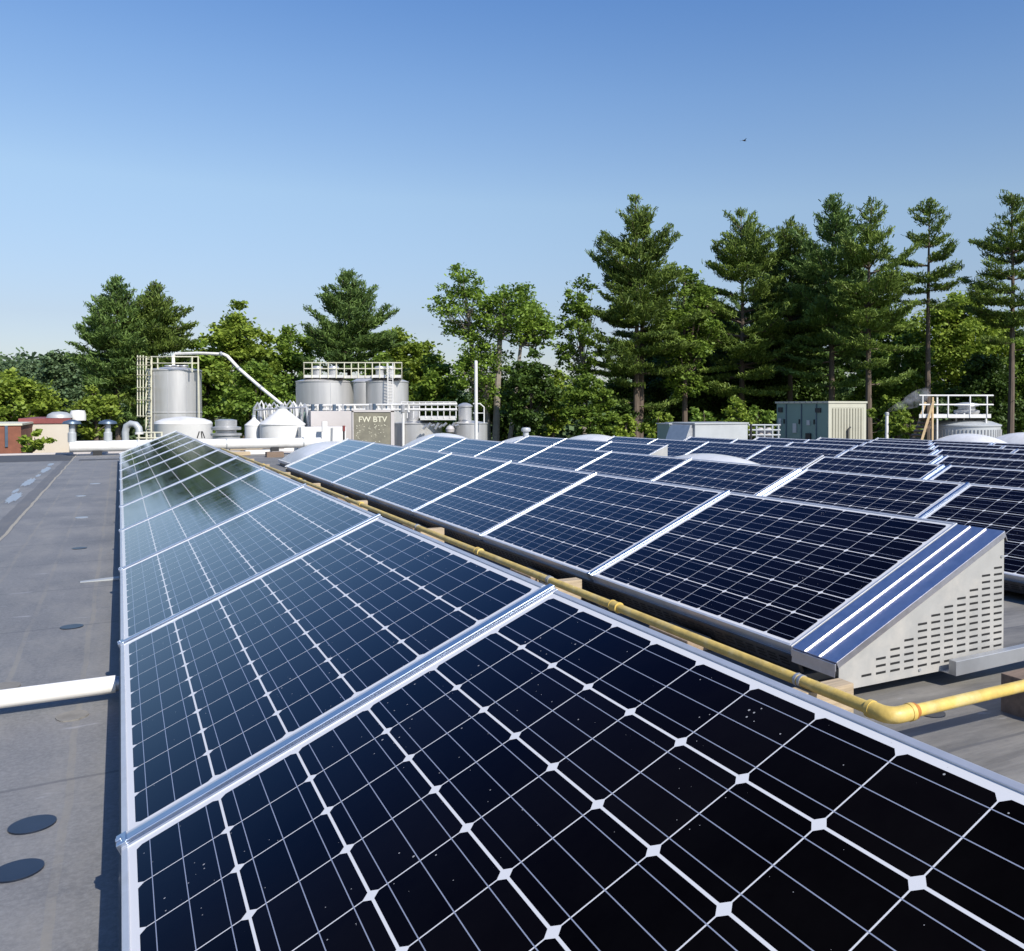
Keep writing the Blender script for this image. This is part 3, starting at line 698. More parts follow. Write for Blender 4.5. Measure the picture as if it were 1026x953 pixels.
# pipework shelf below
D = 33; t = empty('pipe_rack', at(350, 408, D), 'white pipe rack with small valves below the twin tanks', 'pipe rack')
b = MB()
for py in (406.5, 410.5): b.tube([local(t, at(303, py, D)), local(t, at(458, py-1.5 if py < 408 else py, D))], .045, 8)
b.build('pipe_run', M['white'], t)
rnd = random.Random(3)
for i in range(26):
    px = 306+i*4.1+rnd.uniform(-1, 1); MB().tube([local(t, at(px, 413, D)), local(t, at(px, 404.5+rnd.uniform(0, 3), D))], rnd.choice((.03, .05, .08)), 8).build('valve', M[rnd.choice(('steel_b', 'white', 'greymetal', 'cap'))], t)
b = MB()
for px in (304, 340, 372, 404): b.tube([local(t, at(px, 470, D)), local(t, at(px, 406, D))], .05, 8)
b.build('post', M['white'], t)
# boxes
bx_at('control_cabinet', 301, 312.5, 413, 470, 31.5, 1.0, M['teal'], 'dark green cabinet left of the big warm grey enclosure', 'cabinet', zb=GZ)
o = bx_at('equipment_enclosure', 312.5, 354, 412, 470, 31, 2.0, M['pinkgrey'], 'plain warm grey enclosure below the left broad tank', 'enclosure', zb=GZ)
o = bx_at('low_cabinet', 303, 346, 428, 470, 29.5, 1.0, M['white'], 'low white cabinet in front of the warm grey enclosure', 'cabinet', zb=GZ)
D = 29; t = empty('service_pipes', at(330, 440, D), 'two small dark and one red handled pipe before the white cabinet', 'pipes')
MB().tube([local(t, at(332, 446, D)), local(t, at(332.5, 429, D))], .035, 8).build('pipe_run', M['greymetal'], t)
MB().tube([local(t, at(344.5, 446, D)), local(t, at(344.5, 431, D))], .03, 8).build('pipe_run', M['black'], t)
MB().tube([local(t, at(344.5, 432, D-.02)), local(t, at(344.5, 426.5, D-.02))], .045, 8).build('handle', M['red'], t)
MB().box(tuple(local(t, at(323, 433, D))), tuple(local(t, at(323, 433, D))+Vector((.16, .1, .35)))).build('panel_box', M['white'], t)
# olive screen with marks
D = 30; a0 = at(354, 413, D); wd = 37/ppm(D); hh = a0.z-GZ
t = empty('screen_panel', (a0.x, a0.y, GZ), 'speckled olive screen panel with white letters right of the warm grey enclosure', 'sign')
MB().box((0, 0, 0), (wd, .08, hh)).build('panel', M['olive'], t)
fb = MB(); fb.box((-.04, -.03, 0), (0, .1, hh+.04)); fb.box((wd, -.03, 0), (wd+.12, .1, hh+.04)); fb.box((-.04, -.03, hh+.001), (wd+.12, .1, hh+.07)); fb.build('frame', M['pinkgrey'], t)
def text(s, size, loc, mm, parent, name='lettering'):
    cu = bpy.data.curves.new('txt', 'FONT'); cu.body = s; cu.size = size; cu.extrude = .004; cu.offset = .004
    ob = bpy.data.objects.new('txt', cu); col.objects.link(ob)
    dg = bpy.context.evaluated_depsgraph_get(); me = bpy.data.meshes.new_from_object(ob.evaluated_get(dg)); me.name = name
    bpy.data.objects.remove(ob); me.materials.clear(); me.materials.append(mm)
    o2 = bpy.data.objects.new(name, me); col.objects.link(o2); o2.location = loc; o2.rotation_euler = (R(90), 0, 0); o2.parent = parent
    return o2
text('FW BTV', .27, (.16, -.012, hh-.34), M['paleyellow'], t)
sp_ = MB(); rnd = random.Random(9)
for i in range(70):
    x = rnd.uniform(.08, wd-.1); z = hh-rnd.uniform(.42, 1.2); s_ = rnd.uniform(.012, .03); sp_.box((x, -.012, z), (x+s_*rnd.uniform(.6, 2), -.001, z+s_))
sp_.build('speckle', M['paleyellow'], t)
# ---- lower tanks right
D = 34
for px, yt, w_, nw, npx, lab in ((418, 424, 49, 12, 413.5, 'low stainless tank with neck left of the white pole'), (471, 424, 34, 13, 466, 'low stainless tank with neck right of and behind the white pole')):
    base, h, r = cyl_at(px, yt, w_, D, GZ)
    t = empty('storage_tank', base, lab, 'storage tank', 'low stainless tanks by the white pole')
    MB().lathe((0,0,0), [(r, 0), (r, h-.03), (r+.025, h-.02), (r+.025, h+.01), (r*.6, h+.06), (.1, h+.1)], 48).build('shell', M['steel'], t)
    q = local(t, at(npx, 410, D)); nr = nw/ppm(D)/2; nh = at(npx, 406, D).z-base.z
    MB().lathe((q.x, q.y, 0), [(nr, h), (nr, nh-.08), (nr*1.15, nh-.07), (nr*1.15, nh-.02), (nr*.8, nh+.04), (nr*.3, nh+.09)], 24).build('neck', M['steel_b'], t)
t = empty('walkway', at(436, 418, D), 'low railed walkway between the two necked tanks', 'walkway')
rl = MB(); dk = MB()
for py in (403, 411): 
    rl.tube([local(t, at(402, py, D-1)), local(t, at(457, py, D-1))], .022, 6); rl.tube([local(t, at(402, py, D+.6)), local(t, at(457, py, D+.6))], .022, 6)
for i in range(10):
    px = 402+i*6.1
    for dd in (-1, .6): rl.tube([local(t, at(px, 419, D+dd)), local(t, at(px, 403, D+dd))], .02, 6)
rl.tube([local(t, at(485, 424, D-.8)), local(t, at(485, 408, D-.8)), local(t, at(481, 404.5, D-.8)), local(t, at(474, 404.5, D-.8))], .025, 6)
rl.tube([local(t, at(485, 414, D-.8)), local(t, at(474, 414, D-.8))], .02, 6)
rl.build('railing', M['white'], t)
z_ = local(t, at(430, 418.5, D)).z; p0 = local(t, at(421, 419, D-1)); p1 = local(t, at(457, 419, D-1)); p2 = local(t, at(457, 419, D+.6)); p3 = local(t, at(421, 419, D+.6))
n = 0; dk.v = [(p.x, p.y, z_-.08) for p in (p0, p1, p2, p3)]+[(p.x, p.y, z_+.06) for p in (p0, p1, p2, p3)]
for q in ((0,1,2,3),(4,5,6,7),(0,1,5,4),(1,2,6,5),(2,3,7,6),(3,0,4,7)): dk.face(list(q))
dk.build('deck', M['white'], t)
b = MB()
for i in range(9):
    px = 424+i*4; b.tube([local(t, at(px, 430-(i % 3)*1.5, D-1.2)), local(t, at(px+3.5, 426-(i % 2)*2, D-1.2))], .05, 6)
b.build('pipe_fitting', M['steel_b'], t)
MB().lathe(tuple(local(t, at(451, 433, D-1.6))), [(.02, -.02), (.14, 0), (.16, .12), (.1, .22), (.02, .24)], 16).build('valve_wheel', M['pinkgrey'], t)
# white pole
c = at(477, 400, 27); zt = at(477, 362, 27).z
t = empty('white_pole', (c.x, c.y, GZ), 'slim tall white pole in front of the low tanks', 'pole')
MB().lathe((0,0,0), [(.055, 0), (.05, zt-GZ), (.02, zt-GZ+.02)], 14).build('shaft', M['white'], t)
MB().lathe((0,0,0), [(.12, 0), (.12, .04), (.07, .06)], 14).build('base_plate', M['greymetal'], t)

# ---- roof air units on the right
def placed(px, py, D): c = at(px, py, D); return Vector((c.x, c.y, rz(c.x)))
D = 27; c = placed(830, 440, D); zt = at(830, 402, D).z-c.z
# near face along +X, left face along +Y
wx = 1.56; wy = 2.5
t = empty('air_handler', c, 'large rooftop air unit with grey green side and beige louvred end', 'air unit')
MB().box((.02, .02, 0), (wx-.02, wy, zt-.06)).build('body', M['teal'], t)  # darker green carries the side's shade, beige parts the sunlit tone
MB().box((-.03, -.03, zt-.06), (wx+.03, wy+.03, zt)).build('roof', M['beige'], t)
b = MB(); b.box((0, -.005, .0), (.12, .018, zt-.061)); b.box((wx-.12, -.005, 0), (wx, .018, zt-.061)); b.box((.12, -.005, zt-.2), (wx-.12, .018, zt-.061)); b.box((.12, -.005, 0), (wx-.12, .018, .15)); b.box((.12, .003, .15), (wx-.12, .018, zt-.2)); b.build('end_panel', M['beige'], t)
b = MB()
for i in range(11): x = .15+i*.118; b.box((x, -.018, .15), (x+.045, .003, zt-.22))
b.build('louvre', M['beige_d'], t)
b = MB(); b.tube([(.75, -.06, 0), (.75, -.06, .75), (.85, -.06, .82)], .025, 8); b.build('drain_pipe', M['black'], t)
for y, z, s1, s2 in ((2.2, zt-.35, .2, .16), (.35, zt-.35, .25, .14)): MB().box((-.012, y, z), (.019, y+s1, z+s2)).build('vent_hole', M['black'], t)
for y, z, s1, s2 in ((1.5, zt-1.0, .16, .3), (2.25, zt-.8, .13, .25), (.85, zt-.75, .14, .16), (.8, zt-1.7, .24, .7), (1.9, zt-1.5, .12, .1)): MB().box((-.014, y, z), (.019, y+s1, z+s2)).build('label_plate', M['palegrey'], t)
b = MB(); b.box((-.02, .8, zt-1.3), (.019, 1.04, zt-1.0)); b.build('louvre', M['black'], t)
for y in (.62, 1.32, 2.07): MB().box((-.035, y, .9), (-.0, y+.03, 1.05)).build('handle', M['black'], t)
for i in range(9): MB().tube([(-.032, .2+i*.27, zt-.03), (-.045, .2+i*.27, zt-.03)], .018, 6).build('rivet', M['cap'], t)
b = MB()
for y in (.55, 1.25, 2.0): b.box((-.01, y, .02), (.019, y+.02, zt-.08))
b.build('panel_seam', M['cap'], t)
# low long unit
D = 26; c = placed(697, 440, D); zt = at(697, 424.5, D).z-c.z
t = empty('air_unit', c, 'low pale grey rooftop unit with sloping hood left of the large air unit', 'air unit')
MB().box((-.02, .0, 0), (1.9, 1.6, zt-.02)).build('body', M['palegrey'], t)
MB().box((-.05, -.03, zt-.02), (1.93, 1.63, zt+.02)).build('roof', M['palegrey'], t)
b = MB(); b.prism([(-.025, zt-.03), (-.12, zt-.05), (-.34, zt-.6), (-.34, zt-.9), (-.025, zt-.9)], .1, 1.2); b.build('hood', M['greymetal'], t)
c = placed(683, 440, 27.2); zt = at(683, 425, 27.2).z-c.z
t = empty('duct_box', c, 'small grey green box unit left of the low pale unit', 'air unit')
MB().box((-.45, 0, 0), (.3, .7, zt)).build('body', M['teal'], t); MB().box((-.48, -.03, zt), (.33, .73, zt+.03)).build('lid', M['palegrey'], t)
MB().box((-.05, -.012, .1), (-.02, .0, zt-.05)).build('panel_seam', M['cap'], t)
D = 27.5; t = empty('pipe_stand', placed(764, 440, D), 'pale metal pipe frame between the two rooftop air units', 'pipe rack')
b = MB()
for px in (752, 758, 766, 774, 780): b.tube([local(t, at(px, 446, D)), local(t, at(px, 425+(px % 3), D))], .03, 6)
for py in (426, 431, 436): b.tube([local(t, at(750, py, D)), local(t, at(782, py, D))], .03, 6)
b.build('frame', M['palegrey'], t); 
b = MB()
for px in (762, 770): b.lathe(tuple(local(t, at(px, 440, D+.3))), [(.12, -.2), (.12, .3), (.05, .36)], 12)
b.build('canister', M['pinkgrey'], t)
MB().tube([local(t, at(752.5, 446, D-.3)), local(t, at(752.5, 425, D-.3))], .035, 6).build('post', M['black'], t)
# steam pole
D = 30; c = placed(888.5, 440, D); zt = at(888.5, 413, D).z-c.z
t = empty('steam_pipe', c, 'thin white exhaust pipe giving off steam left of the timber stair', 'pipe')
MB().lathe((0,0,0), [(.06, 0), (.055, zt)], 12).build('pipe_run', M['white'], t); MB().lathe((0,0,0), [(.075, zt-.1), (.075, zt-.02)], 12).build('collar', M['palegrey'], t)
sm = MB(); pts = [(889, 412), (895, 409.5), (904, 406), (914, 402), (924, 396), (934, 388)]
sm.tube([at(a, b_, D) for a, b_ in pts], [.04, .10, .18, .26, .26, .02], 16)
m_ = bpy.data.materials.new('steam_volume'); m_.use_nodes = True; tt = m_.node_tree; tt.nodes.clear()
vo = N(tt, 'ShaderNodeVolumePrincipled'); vo.inputs['Color'].default_value = (.95, .95, .95, 1); ou = N(tt, 'ShaderNodeOutputMaterial')
tt.links.new(math_(tt, 'MULTIPLY', ramp(tt, noise(tt, 3.5, 4, .6), .42, .62), 1.6), vo.inputs['Density']); tt.links.new(vo.outputs[0], ou.inputs['Volume'])
tag(sm.build('steam', m_), 'faint white steam drifting right from the thin exhaust pipe', 'steam', kind='stuff')
# round tank with platform
D = 30; base, h, r = cyl_at(967.5, 427, 66, D, 0); zb = rz(base.x)
c = Vector((base.x, base.y, zb)); h = at(967, 427, D).z-zb
t = empty('ribbed_tank', c, 'round ribbed silver tank below the railed platform at the right', 'storage tank')
MB().lathe((0,0,0), [(r, 0), (r, h), (r*1.03, h+.01), (r*1.03, h+.05), (r*.75, h+.16), (r*.3, h+.25), (.05, h+.27)], 60).build('shell', M['palegrey'], t)
b = MB()
for i in range(60):
    a = 2*math.pi*i/60; x, y = r*math.cos(a), r*math.sin(a); d = Vector((math.cos(a), math.sin(a), 0)); s_ = Vector((-d.y, d.x, 0))*.022
    p = Vector((x, y, 0)); b.tube([p+d*.01, p+d*.01+Vector((0, 0, h-.1))], .022, 5)
b.build('rib', M['steel_b'], t)
t = empty('platform', at(957, 418, D), 'white railed maintenance platform above the ribbed tank', 'platform')
def dbox(b, px0, px1, py0, py1, d0, d1):
    P0 = [at(px0, py1, D+d0), at(px1, py1, D+d0), at(px1, py1, D+d1), at(px0, py1, D+d1)]; zt_ = at(px0, py0, D).z; zb_ = at(px0, py1, D).z
    n = len(b.v); L_ = [local(t, p) for p in P0]; zo = t.location.z
    b.v += [(p.x, p.y, zb_-zo) for p in L_]+[(p.x, p.y, zt_-zo) for p in L_]
    for q in ((0,1,2,3),(4,5,6,7),(0,1,5,4),(1,2,6,5),(2,3,7,6),(3,0,4,7)): b.face([n+i for i in q])
b = MB(); dbox(b, 921, 993, 415, 418.5, -.9, .7); b.build('deck', M['white'], t)
b = MB()
for dd in (-.9, .7):
    for py in (396.3, 405.5): b.tube([local(t, at(921, py, D+dd)), local(t, at(995, py, D+dd))], .028, 6)
for py in (396.3, 405.5): b.tube([local(t, at(995, py, D-.9)), local(t, at(995, py, D+.7))], .028, 6)
for px in (924.5, 950, 972, 989):
    for dd in (-.9, .7): b.tube([local(t, at(px, 418, D+dd)), local(t, at(px, 396, D+dd))], .028, 6)
b.build('railing', M['white'], t)
for px in (939, 988): b = MB(); b.tube([local(t, at(px, 450, D-.85)), local(t, at(px, 396 if px < 950 else 418, D-.85))], .032, 8); b.build('post', M['white'], t)
for px in (958, 966): MB().tube([local(t, at(px, 425, D-.5)), local(t, at(px, 414, D-.5))], .03, 8).build('post', M['white'], t)
c = at(968.5, 418, D); t = empty('fan_cap', c, 'small silver fan cap standing on the railed platform', 'exhaust fan')
MB().lathe((0,0,0), [(.15, -.1), (.15, .05), (.35, .08), (.42, .16), (.42, .22), (.28, .26), (.28, .36), (.40, .38), (.36, .46), (.1, .50)], 24).build('housing', M['steel_b'], t)
# timber stair
t = empty('timber_stair', placed(925, 440, D), 'steep timber stair leading up to the railed platform', 'stair')
b = MB()
for dd, o_ in ((-.95, 0), (.1, -9)):
    b.tube([local(t, at(922+o_, 446, D+dd)), local(t, at(935.5+o_*.9, 402 if o_ == 0 else 403, D+dd))], .055, 4, sm=False)
b.build('stringer', M['stairwood'], t)
for i in range(6):
    f = i/6; y_ = 440-f*24; x_ = 912+f*12
    p = local(t, at(x_, y_, D)); q = local(t, at(x_+11, y_, D-.85)); MB().tube([p, q], .05, 4, sm=False).build('tread', M['darkwood'], t)
MB().tube([local(t, at(934, 450, D-.9)), local(t, at(934.5, 398, D-.9))], .04, 6).build('newel_post', M['red' if 0 else 'stairwood'], t)

# ------------------------------------------------------------------ low buildings at the left
D = 42
a = at(20, 422, D); bb = at(80, 422, D)
t = empty('cream_building', (a.x, a.y, GZ), 'low cream building with dark red roof trim at the left', 'building')
q_ = at(69, 422, D); L_ = a.y*q_.x/q_.y-a.x; zt = a.z-GZ; ang = 0
MB().box((0, 0, 0), (L_, 9, zt)).build('wall', M['cream'], t); MB().box((-.06, -.06, zt-.12), (L_+.06, 9.06, zt+.12)).build('roof_trim', M['red'], t)
for i, x in enumerate((.6, 1.7)):
    pass
c = at(67, 419, D+2); t = empty('rooftop_fan', (c.x, c.y, at(67, 420.5, D+2).z-.05), 'white rooftop fan pair on the cream building', 'exhaust fan')
MB().lathe((-.3, 0, 0), [(.42, 0), (.42, .1), (.55, .14), (.5, .3), (.3, .42), (.05, .45)], 24).build('housing', M['palegrey'], t); MB().lathe((.45, .4, 0), [(.35, 0), (.35, .3), (.3, .5), (.05, .52)], 24).build('hood', M['white'], t)
D = 36; a = at(-60, 427, D); bb = at(21, 427, D); t = empty('brick_building', (a.x, a.y, GZ), 'red brick wall block at the far left edge', 'building')
L_ = a.y*bb.x/bb.y-a.x; zt = a.z-GZ
MB().box((0, 0, 0), (L_, 6, zt)).build('wall', M['brick'], t); MB().box((-.05, -.05, zt), (L_+.05, 6.05, zt+.08)).build('coping', M['paleyellow'], t)
MB().box((L_-.55, -.06, zt-.9), (L_-.45, -.001, zt)).build('downpipe', M['cap'], t)

# ------------------------------------------------------------------ trees
def quads_obj(name, C, U, Vv, mm, parent):
    n = len(C); P = np.empty((n, 4, 3), dtype=np.float32)
    P[:, 0] = C-U-Vv; P[:, 1] = C+U-Vv; P[:, 2] = C+U+Vv; P[:, 3] = C-U+Vv
    me = bpy.data.meshes.new(name); me.vertices.add(n*4); me.vertices.foreach_set('co', P.reshape(-1))
    me.loops.add(n*4); me.loops.foreach_set('vertex_index', np.arange(n*4, dtype=np.int32))
    me.polygons.add(n); me.polygons.foreach_set('loop_start', np.arange(0, n*4, 4, dtype=np.int32)); me.polygons.foreach_set('loop_total', np.full(n, 4, dtype=np.int32))
    me.materials.append(mm); me.update(calc_edges=True); me.validate()
    o = bpy.data.objects.new(name, me); col.objects.link(o); 
    if parent: o.parent = parent
    return o
def rdir(g, n):
    v = g.normal(size=(n, 3)); return v/np.linalg.norm(v, axis=1, keepdims=True)
def leafquads(g, C, size, aspect=.6, flat=0.0, normal=None):
    n = len(C); nn = rdir(g, n)
    if flat: nn[:, 2] = np.abs(nn[:, 2])+flat; nn /= np.linalg.norm(nn, axis=1, keepdims=True)
    a = rdir(g, n); u = np.cross(nn, a); u /= np.linalg.norm(u, axis=1, keepdims=True)+1e-9; v = np.cross(nn, u)
    s = size*g.uniform(.6, 1.3, size=(n, 1)); return u*s*.5, v*s*.5*aspect
def decid(name, pos, H, Rr, zc0, mm, label, seed, dens=1.0, leafsize=.26, airy=0, multi=None, bark='bark', cat='tree', group=None, clumps=None):
    g = np.random.default_rng(seed); rd = random.Random(seed)
    t = empty(name, pos, label, cat, group)
    tops = multi or [(0, 0, H, Rr, zc0)]
    tk = MB(); CC = []
    for (ox, oy, h, r, z0) in tops:
        zm = (z0+h)/2; hz = (h-z0)/2
        n = clumps or int((105 if not airy else 115)*max(.6, min(2.2, r/3)))
        cl = []
        for i in range(n):
            d = rdir(g, 1)[0]; k = g.uniform(.12, 1)**.45
            wz = 1-.25*max(0, d[2]); cl.append(np.array([ox+d[0]*r*k*wz*g.uniform(.75, 1.12), oy+d[1]*r*k*wz*g.uniform(.75, 1.12), zm+d[2]*hz*k*.95]))
        base = Vector((ox*.25, oy*.25, 0)); tr = .05*r+.08
        sway = Vector((rd.uniform(-.3, .3), rd.uniform(-.3, .3), 0))
        fork = Vector((ox*.6, oy*.6, z0+(h-z0)*.15))+sway; topp = Vector((ox, oy, h*.93))
        tk.tube([base, base.lerp(fork, .5)+sway*.5, fork, fork.lerp(topp, .5)-sway, topp], [tr*1.5, tr*1.1, tr*.85, tr*.4, tr*.1], 8)
        for c in cl[::4 if not airy else 2]:
            c = Vector(c); f = rd.uniform(.0, .6); s0 = fork.lerp(topp, f*max(0., min(1., (c.z-fork.z)/max(.1, topp.z-fork.z))))
            mid = s0.lerp(c, .5)+Vector((0, 0, -.12*(c-s0).length)); tk.tube([s0, mid, c], [tr*.3, tr*.14, .012], 5, caps=False)
        for c in cl:
            cr = r*g.uniform(.15, .30)*(1 if not airy else .95); m_n = int((165 if not airy else 75)*dens*(cr/.6)**1.6*(.26/leafsize)**1.3)+8
            dd = rdir(g, m_n)*np.minimum(np.abs(g.normal(size=(m_n, 1)))*.45+.35, 1.7)*cr*np.array([1.1, 1.1, .72]); CC.append(c+dd)
    C = np.concatenate(CC); U, Vv = leafquads(g, C, leafsize*.84, .62, .35)
    tk.build('trunk', M[bark], t, fix=False); quads_obj('crown', C, U, Vv, mm, t)
    return t
def pine(name, pos, H, Rr, zc0, mm, label, seed, dens=1.0, group=None, gappy=.0, prof=None, double=False, bark='bark', spc=1.0):
    g = np.random.default_rng(seed); rd = random.Random(seed)
    t = empty(name, pos, label, 'pine tree', group)
    tk = MB(); CC = []; UU = []; VV = []
    stems = [(0, 0, H, 1.0)] if not double else [(0, 0, H, .95), (double, .3, H*.97, .9)]
    for sx, sy, Hh, sc in stems:
        lean = Vector((rd.uniform(-.3, .3), rd.uniform(-.3, .3), 0)); r0 = .008*Hh+.05
        tp = [Vector((sx*.5, sy, 0)), Vector((sx*.8, sy, Hh*.35))+lean*.4, Vector((sx, sy, Hh*.7))+lean*.6, Vector((sx, sy, Hh))]
        tk.tube(tp, [r0*1.3, r0, r0*.55, .03], 9)
        def axis(z):
            f = z/Hh
            if f < .35: return tp[0].lerp(tp[1], f/.35)
            if f < .7: return tp[1].lerp(tp[2], (f-.35)/.35)
            return tp[2].lerp(tp[3], (f-.7)/.3)
        z = zc0; phase = rd.random()*6
        # per-sector irregularity
        sect = [(rd.uniform(.72, 1.1) if spc > .7 else rd.uniform(.86, 1.04)) for _ in range(7)]
        while z < Hh-.15:
            tt_ = (z-zc0)/(Hh-zc0)
            if prof: pr = prof(tt_)
            else: pr = min(1.0, ((1-tt_)*2.1)**.85)*(.72+.28*min(1, tt_/.25))*1.22
            nb = rd.choice((4, 5, 6)) if tt_ < .9 else 4
            if tt_ < .12: nb = rd.choice((2, 3, 4))
            phase += rd.uniform(.6, 1.4)
            lay = rd.uniform(.66, 1.12) if spc > .7 else rd.uniform(.86, 1.06)
            for b_ in range(nb):
                if rd.random() < gappy+.16: continue
                a = phase+b_*2*math.pi/nb+rd.uniform(-.35, .35)
                Lb = Rr*sc*pr*lay*sect[int((a % 6.283)/6.283*7) % 7]*rd.uniform(.75, 1.1)+.18
                el = R(2+55*tt_**1.6+rd.uniform(-9, 9)); dirv = Vector((math.cos(a)*math.cos(el), math.sin(a)*math.cos(el), math.sin(el)))
                s0 = axis(min(Hh-.05, z+rd.uniform(-.3, .3))); e = s0+dirv*Lb+Vector((0, 0, rd.uniform(-.06, .2)*Lb)); mid = s0+dirv*Lb*.5-Vector((0, 0, .05*Lb))
                tk.tube([s0, mid, e], [.012+.018*Lb, .010+.009*Lb, .01], 4, caps=False)
                side = Vector((-math.sin(a), math.cos(a), 0)); npl = max(3, int(Lb/.26))
                for q in range(npl):
                    f = .22+.8*(q+rd.random()*.6)/npl
                    if f > 1.03: f = 1.03
                    p = s0.lerp(mid, f*2) if f < .5 else mid.lerp(e, (f-.5)*2)
                    wd_ = Lb*.30*math.sin(min(1, f*1.05)*math.pi*.8+.35)+.12
                    nn = max(2, int(3.4*wd_/.35))
                    for s_ in range(nn):
                        off = rd.uniform(-1, 1)*wd_; c = p+side*off+Vector((0, 0, rd.uniform(-.05, .12)+.10*abs(off)))
                        nq = int(9*dens); cen = np.array(c)+g.normal(size=(nq, 3))*np.array([.14, .14, .05])
                        dv = np.array(dirv*.6+side*(off*1.2/(wd_+.01))*.5+Vector((0, 0, .35)))+g.normal(size=(nq, 3))*.5
                        dv /= np.linalg.norm(dv, axis=1, keepdims=True); pv = np.cross(dv, rdir(g, nq)*.75+np.array([0, 0, .75])); pv /= np.linalg.norm(pv, axis=1, keepdims=True)+1e-9
                        CC.append(cen); UU.append(dv*g.uniform(.11, .21, size=(nq, 1))); VV.append(pv*g.uniform(.018, .042, size=(nq, 1)))
            z += rd.uniform(.42, .88)*(1+.2*(Hh/20))*(1-.35*tt_)*spc
        # a few dead stubs below the crown
        for i in range(5):
            zz = rd.uniform(zc0*.55, zc0); a = rd.uniform(0, 6.28); s0 = axis(zz); tk.tube([s0, s0+Vector((math.cos(a), math.sin(a), .1))*rd.uniform(.5, 1.3)], [.03, .008], 4, caps=False)
    tk.build('trunk', M[bark], t, fix=False)
    quads_obj('crown', np.concatenate(CC), np.concatenate(UU), np.concatenate(VV), mm, t)
    return t
def spot(px, D): c = at(px, 410, D); return (c.x, c.y, GZ)
def zh_(px, py, D): return at(px, py, D).z-GZ
GP = 'pine trees in the row behind the roof'; GD = 'leafy trees in the row behind the roof'
seed = 100
# pines: px, top, half width px, D, crown base y, gappy, double, label, material
for (px, ty, hw, D, cb, gp, dbl, lab, mm) in (
    (118, 283, 33, 62, 420, .05, 0, 'left one of the dark pine pair behind the tall tank', 'needle_b'),
    (157, 287, 33, 63, 420, .05, 0, 'right one of the dark pine pair behind the tall tank', 'needle'),
    (348, 274, 38, 66, 420, .0, 0, 'dense dark pine above the twin stainless tanks', 'needle_b'),
    (637, 198, 44, 66, 405, .2, .9, 'tall forked pine with bare lower trunk left of the pine grove', 'needle'),
    (742, 214, 44, 70, 400, .05, 0, 'broad pine at the left end of the dense grove', 'needle'),
    (792, 222, 36, 72, 390, .05, 0, 'slimmer pine second in the dense grove', 'needle'),
    (834, 198, 42, 68, 400, .05, 0, 'tallest pine in the middle of the dense grove', 'needle_b'),
    (872, 204, 40, 62, 385, .10, 0, 'pine with pale visible trunk beside the large air unit', 'needle'),
    (930, 208, 33, 64, 305, .10, 0, 'lone pine with a long bare trunk right of the grove', 'needle'),
    (1012, 194, 36, 62, 345, .10, 0, 'pine cut by the right edge of the photo', 'needle'),
    (772, 262, 34, 84, 410, .05, 0, 'shorter shaded pine behind the left of the grove', 'needle_b'),
    (812, 255, 34, 86, 410, .05, 0, 'shorter shaded pine behind the middle of the grove', 'needle_b'),
    (700, 285, 34, 80, 425, .05, 0, 'shorter dark pine at the left foot of the grove', 'needle_b'),
    (860, 270, 34, 84, 410, .05, 0, 'shorter shaded pine behind the pale trunk pine', 'needle_b')):
    seed += 1; H = zh_(px, ty, D); zc = zh_(px, cb, D)
    pf = None
    if px == 930: pf = lambda q: (.8+.5*min(1, q/.3))*max(0, 1-q)**.6*1.15
    pine('pine_tree', spot(px, D), H, hw*(1.28 if px > 600 else 1.12)/ppm(D), zc, M[mm], lab, seed, .74, GP, gp, pf, dbl, spc=.62 if px < 400 else (1.42 if ty < 225 else 1.0))
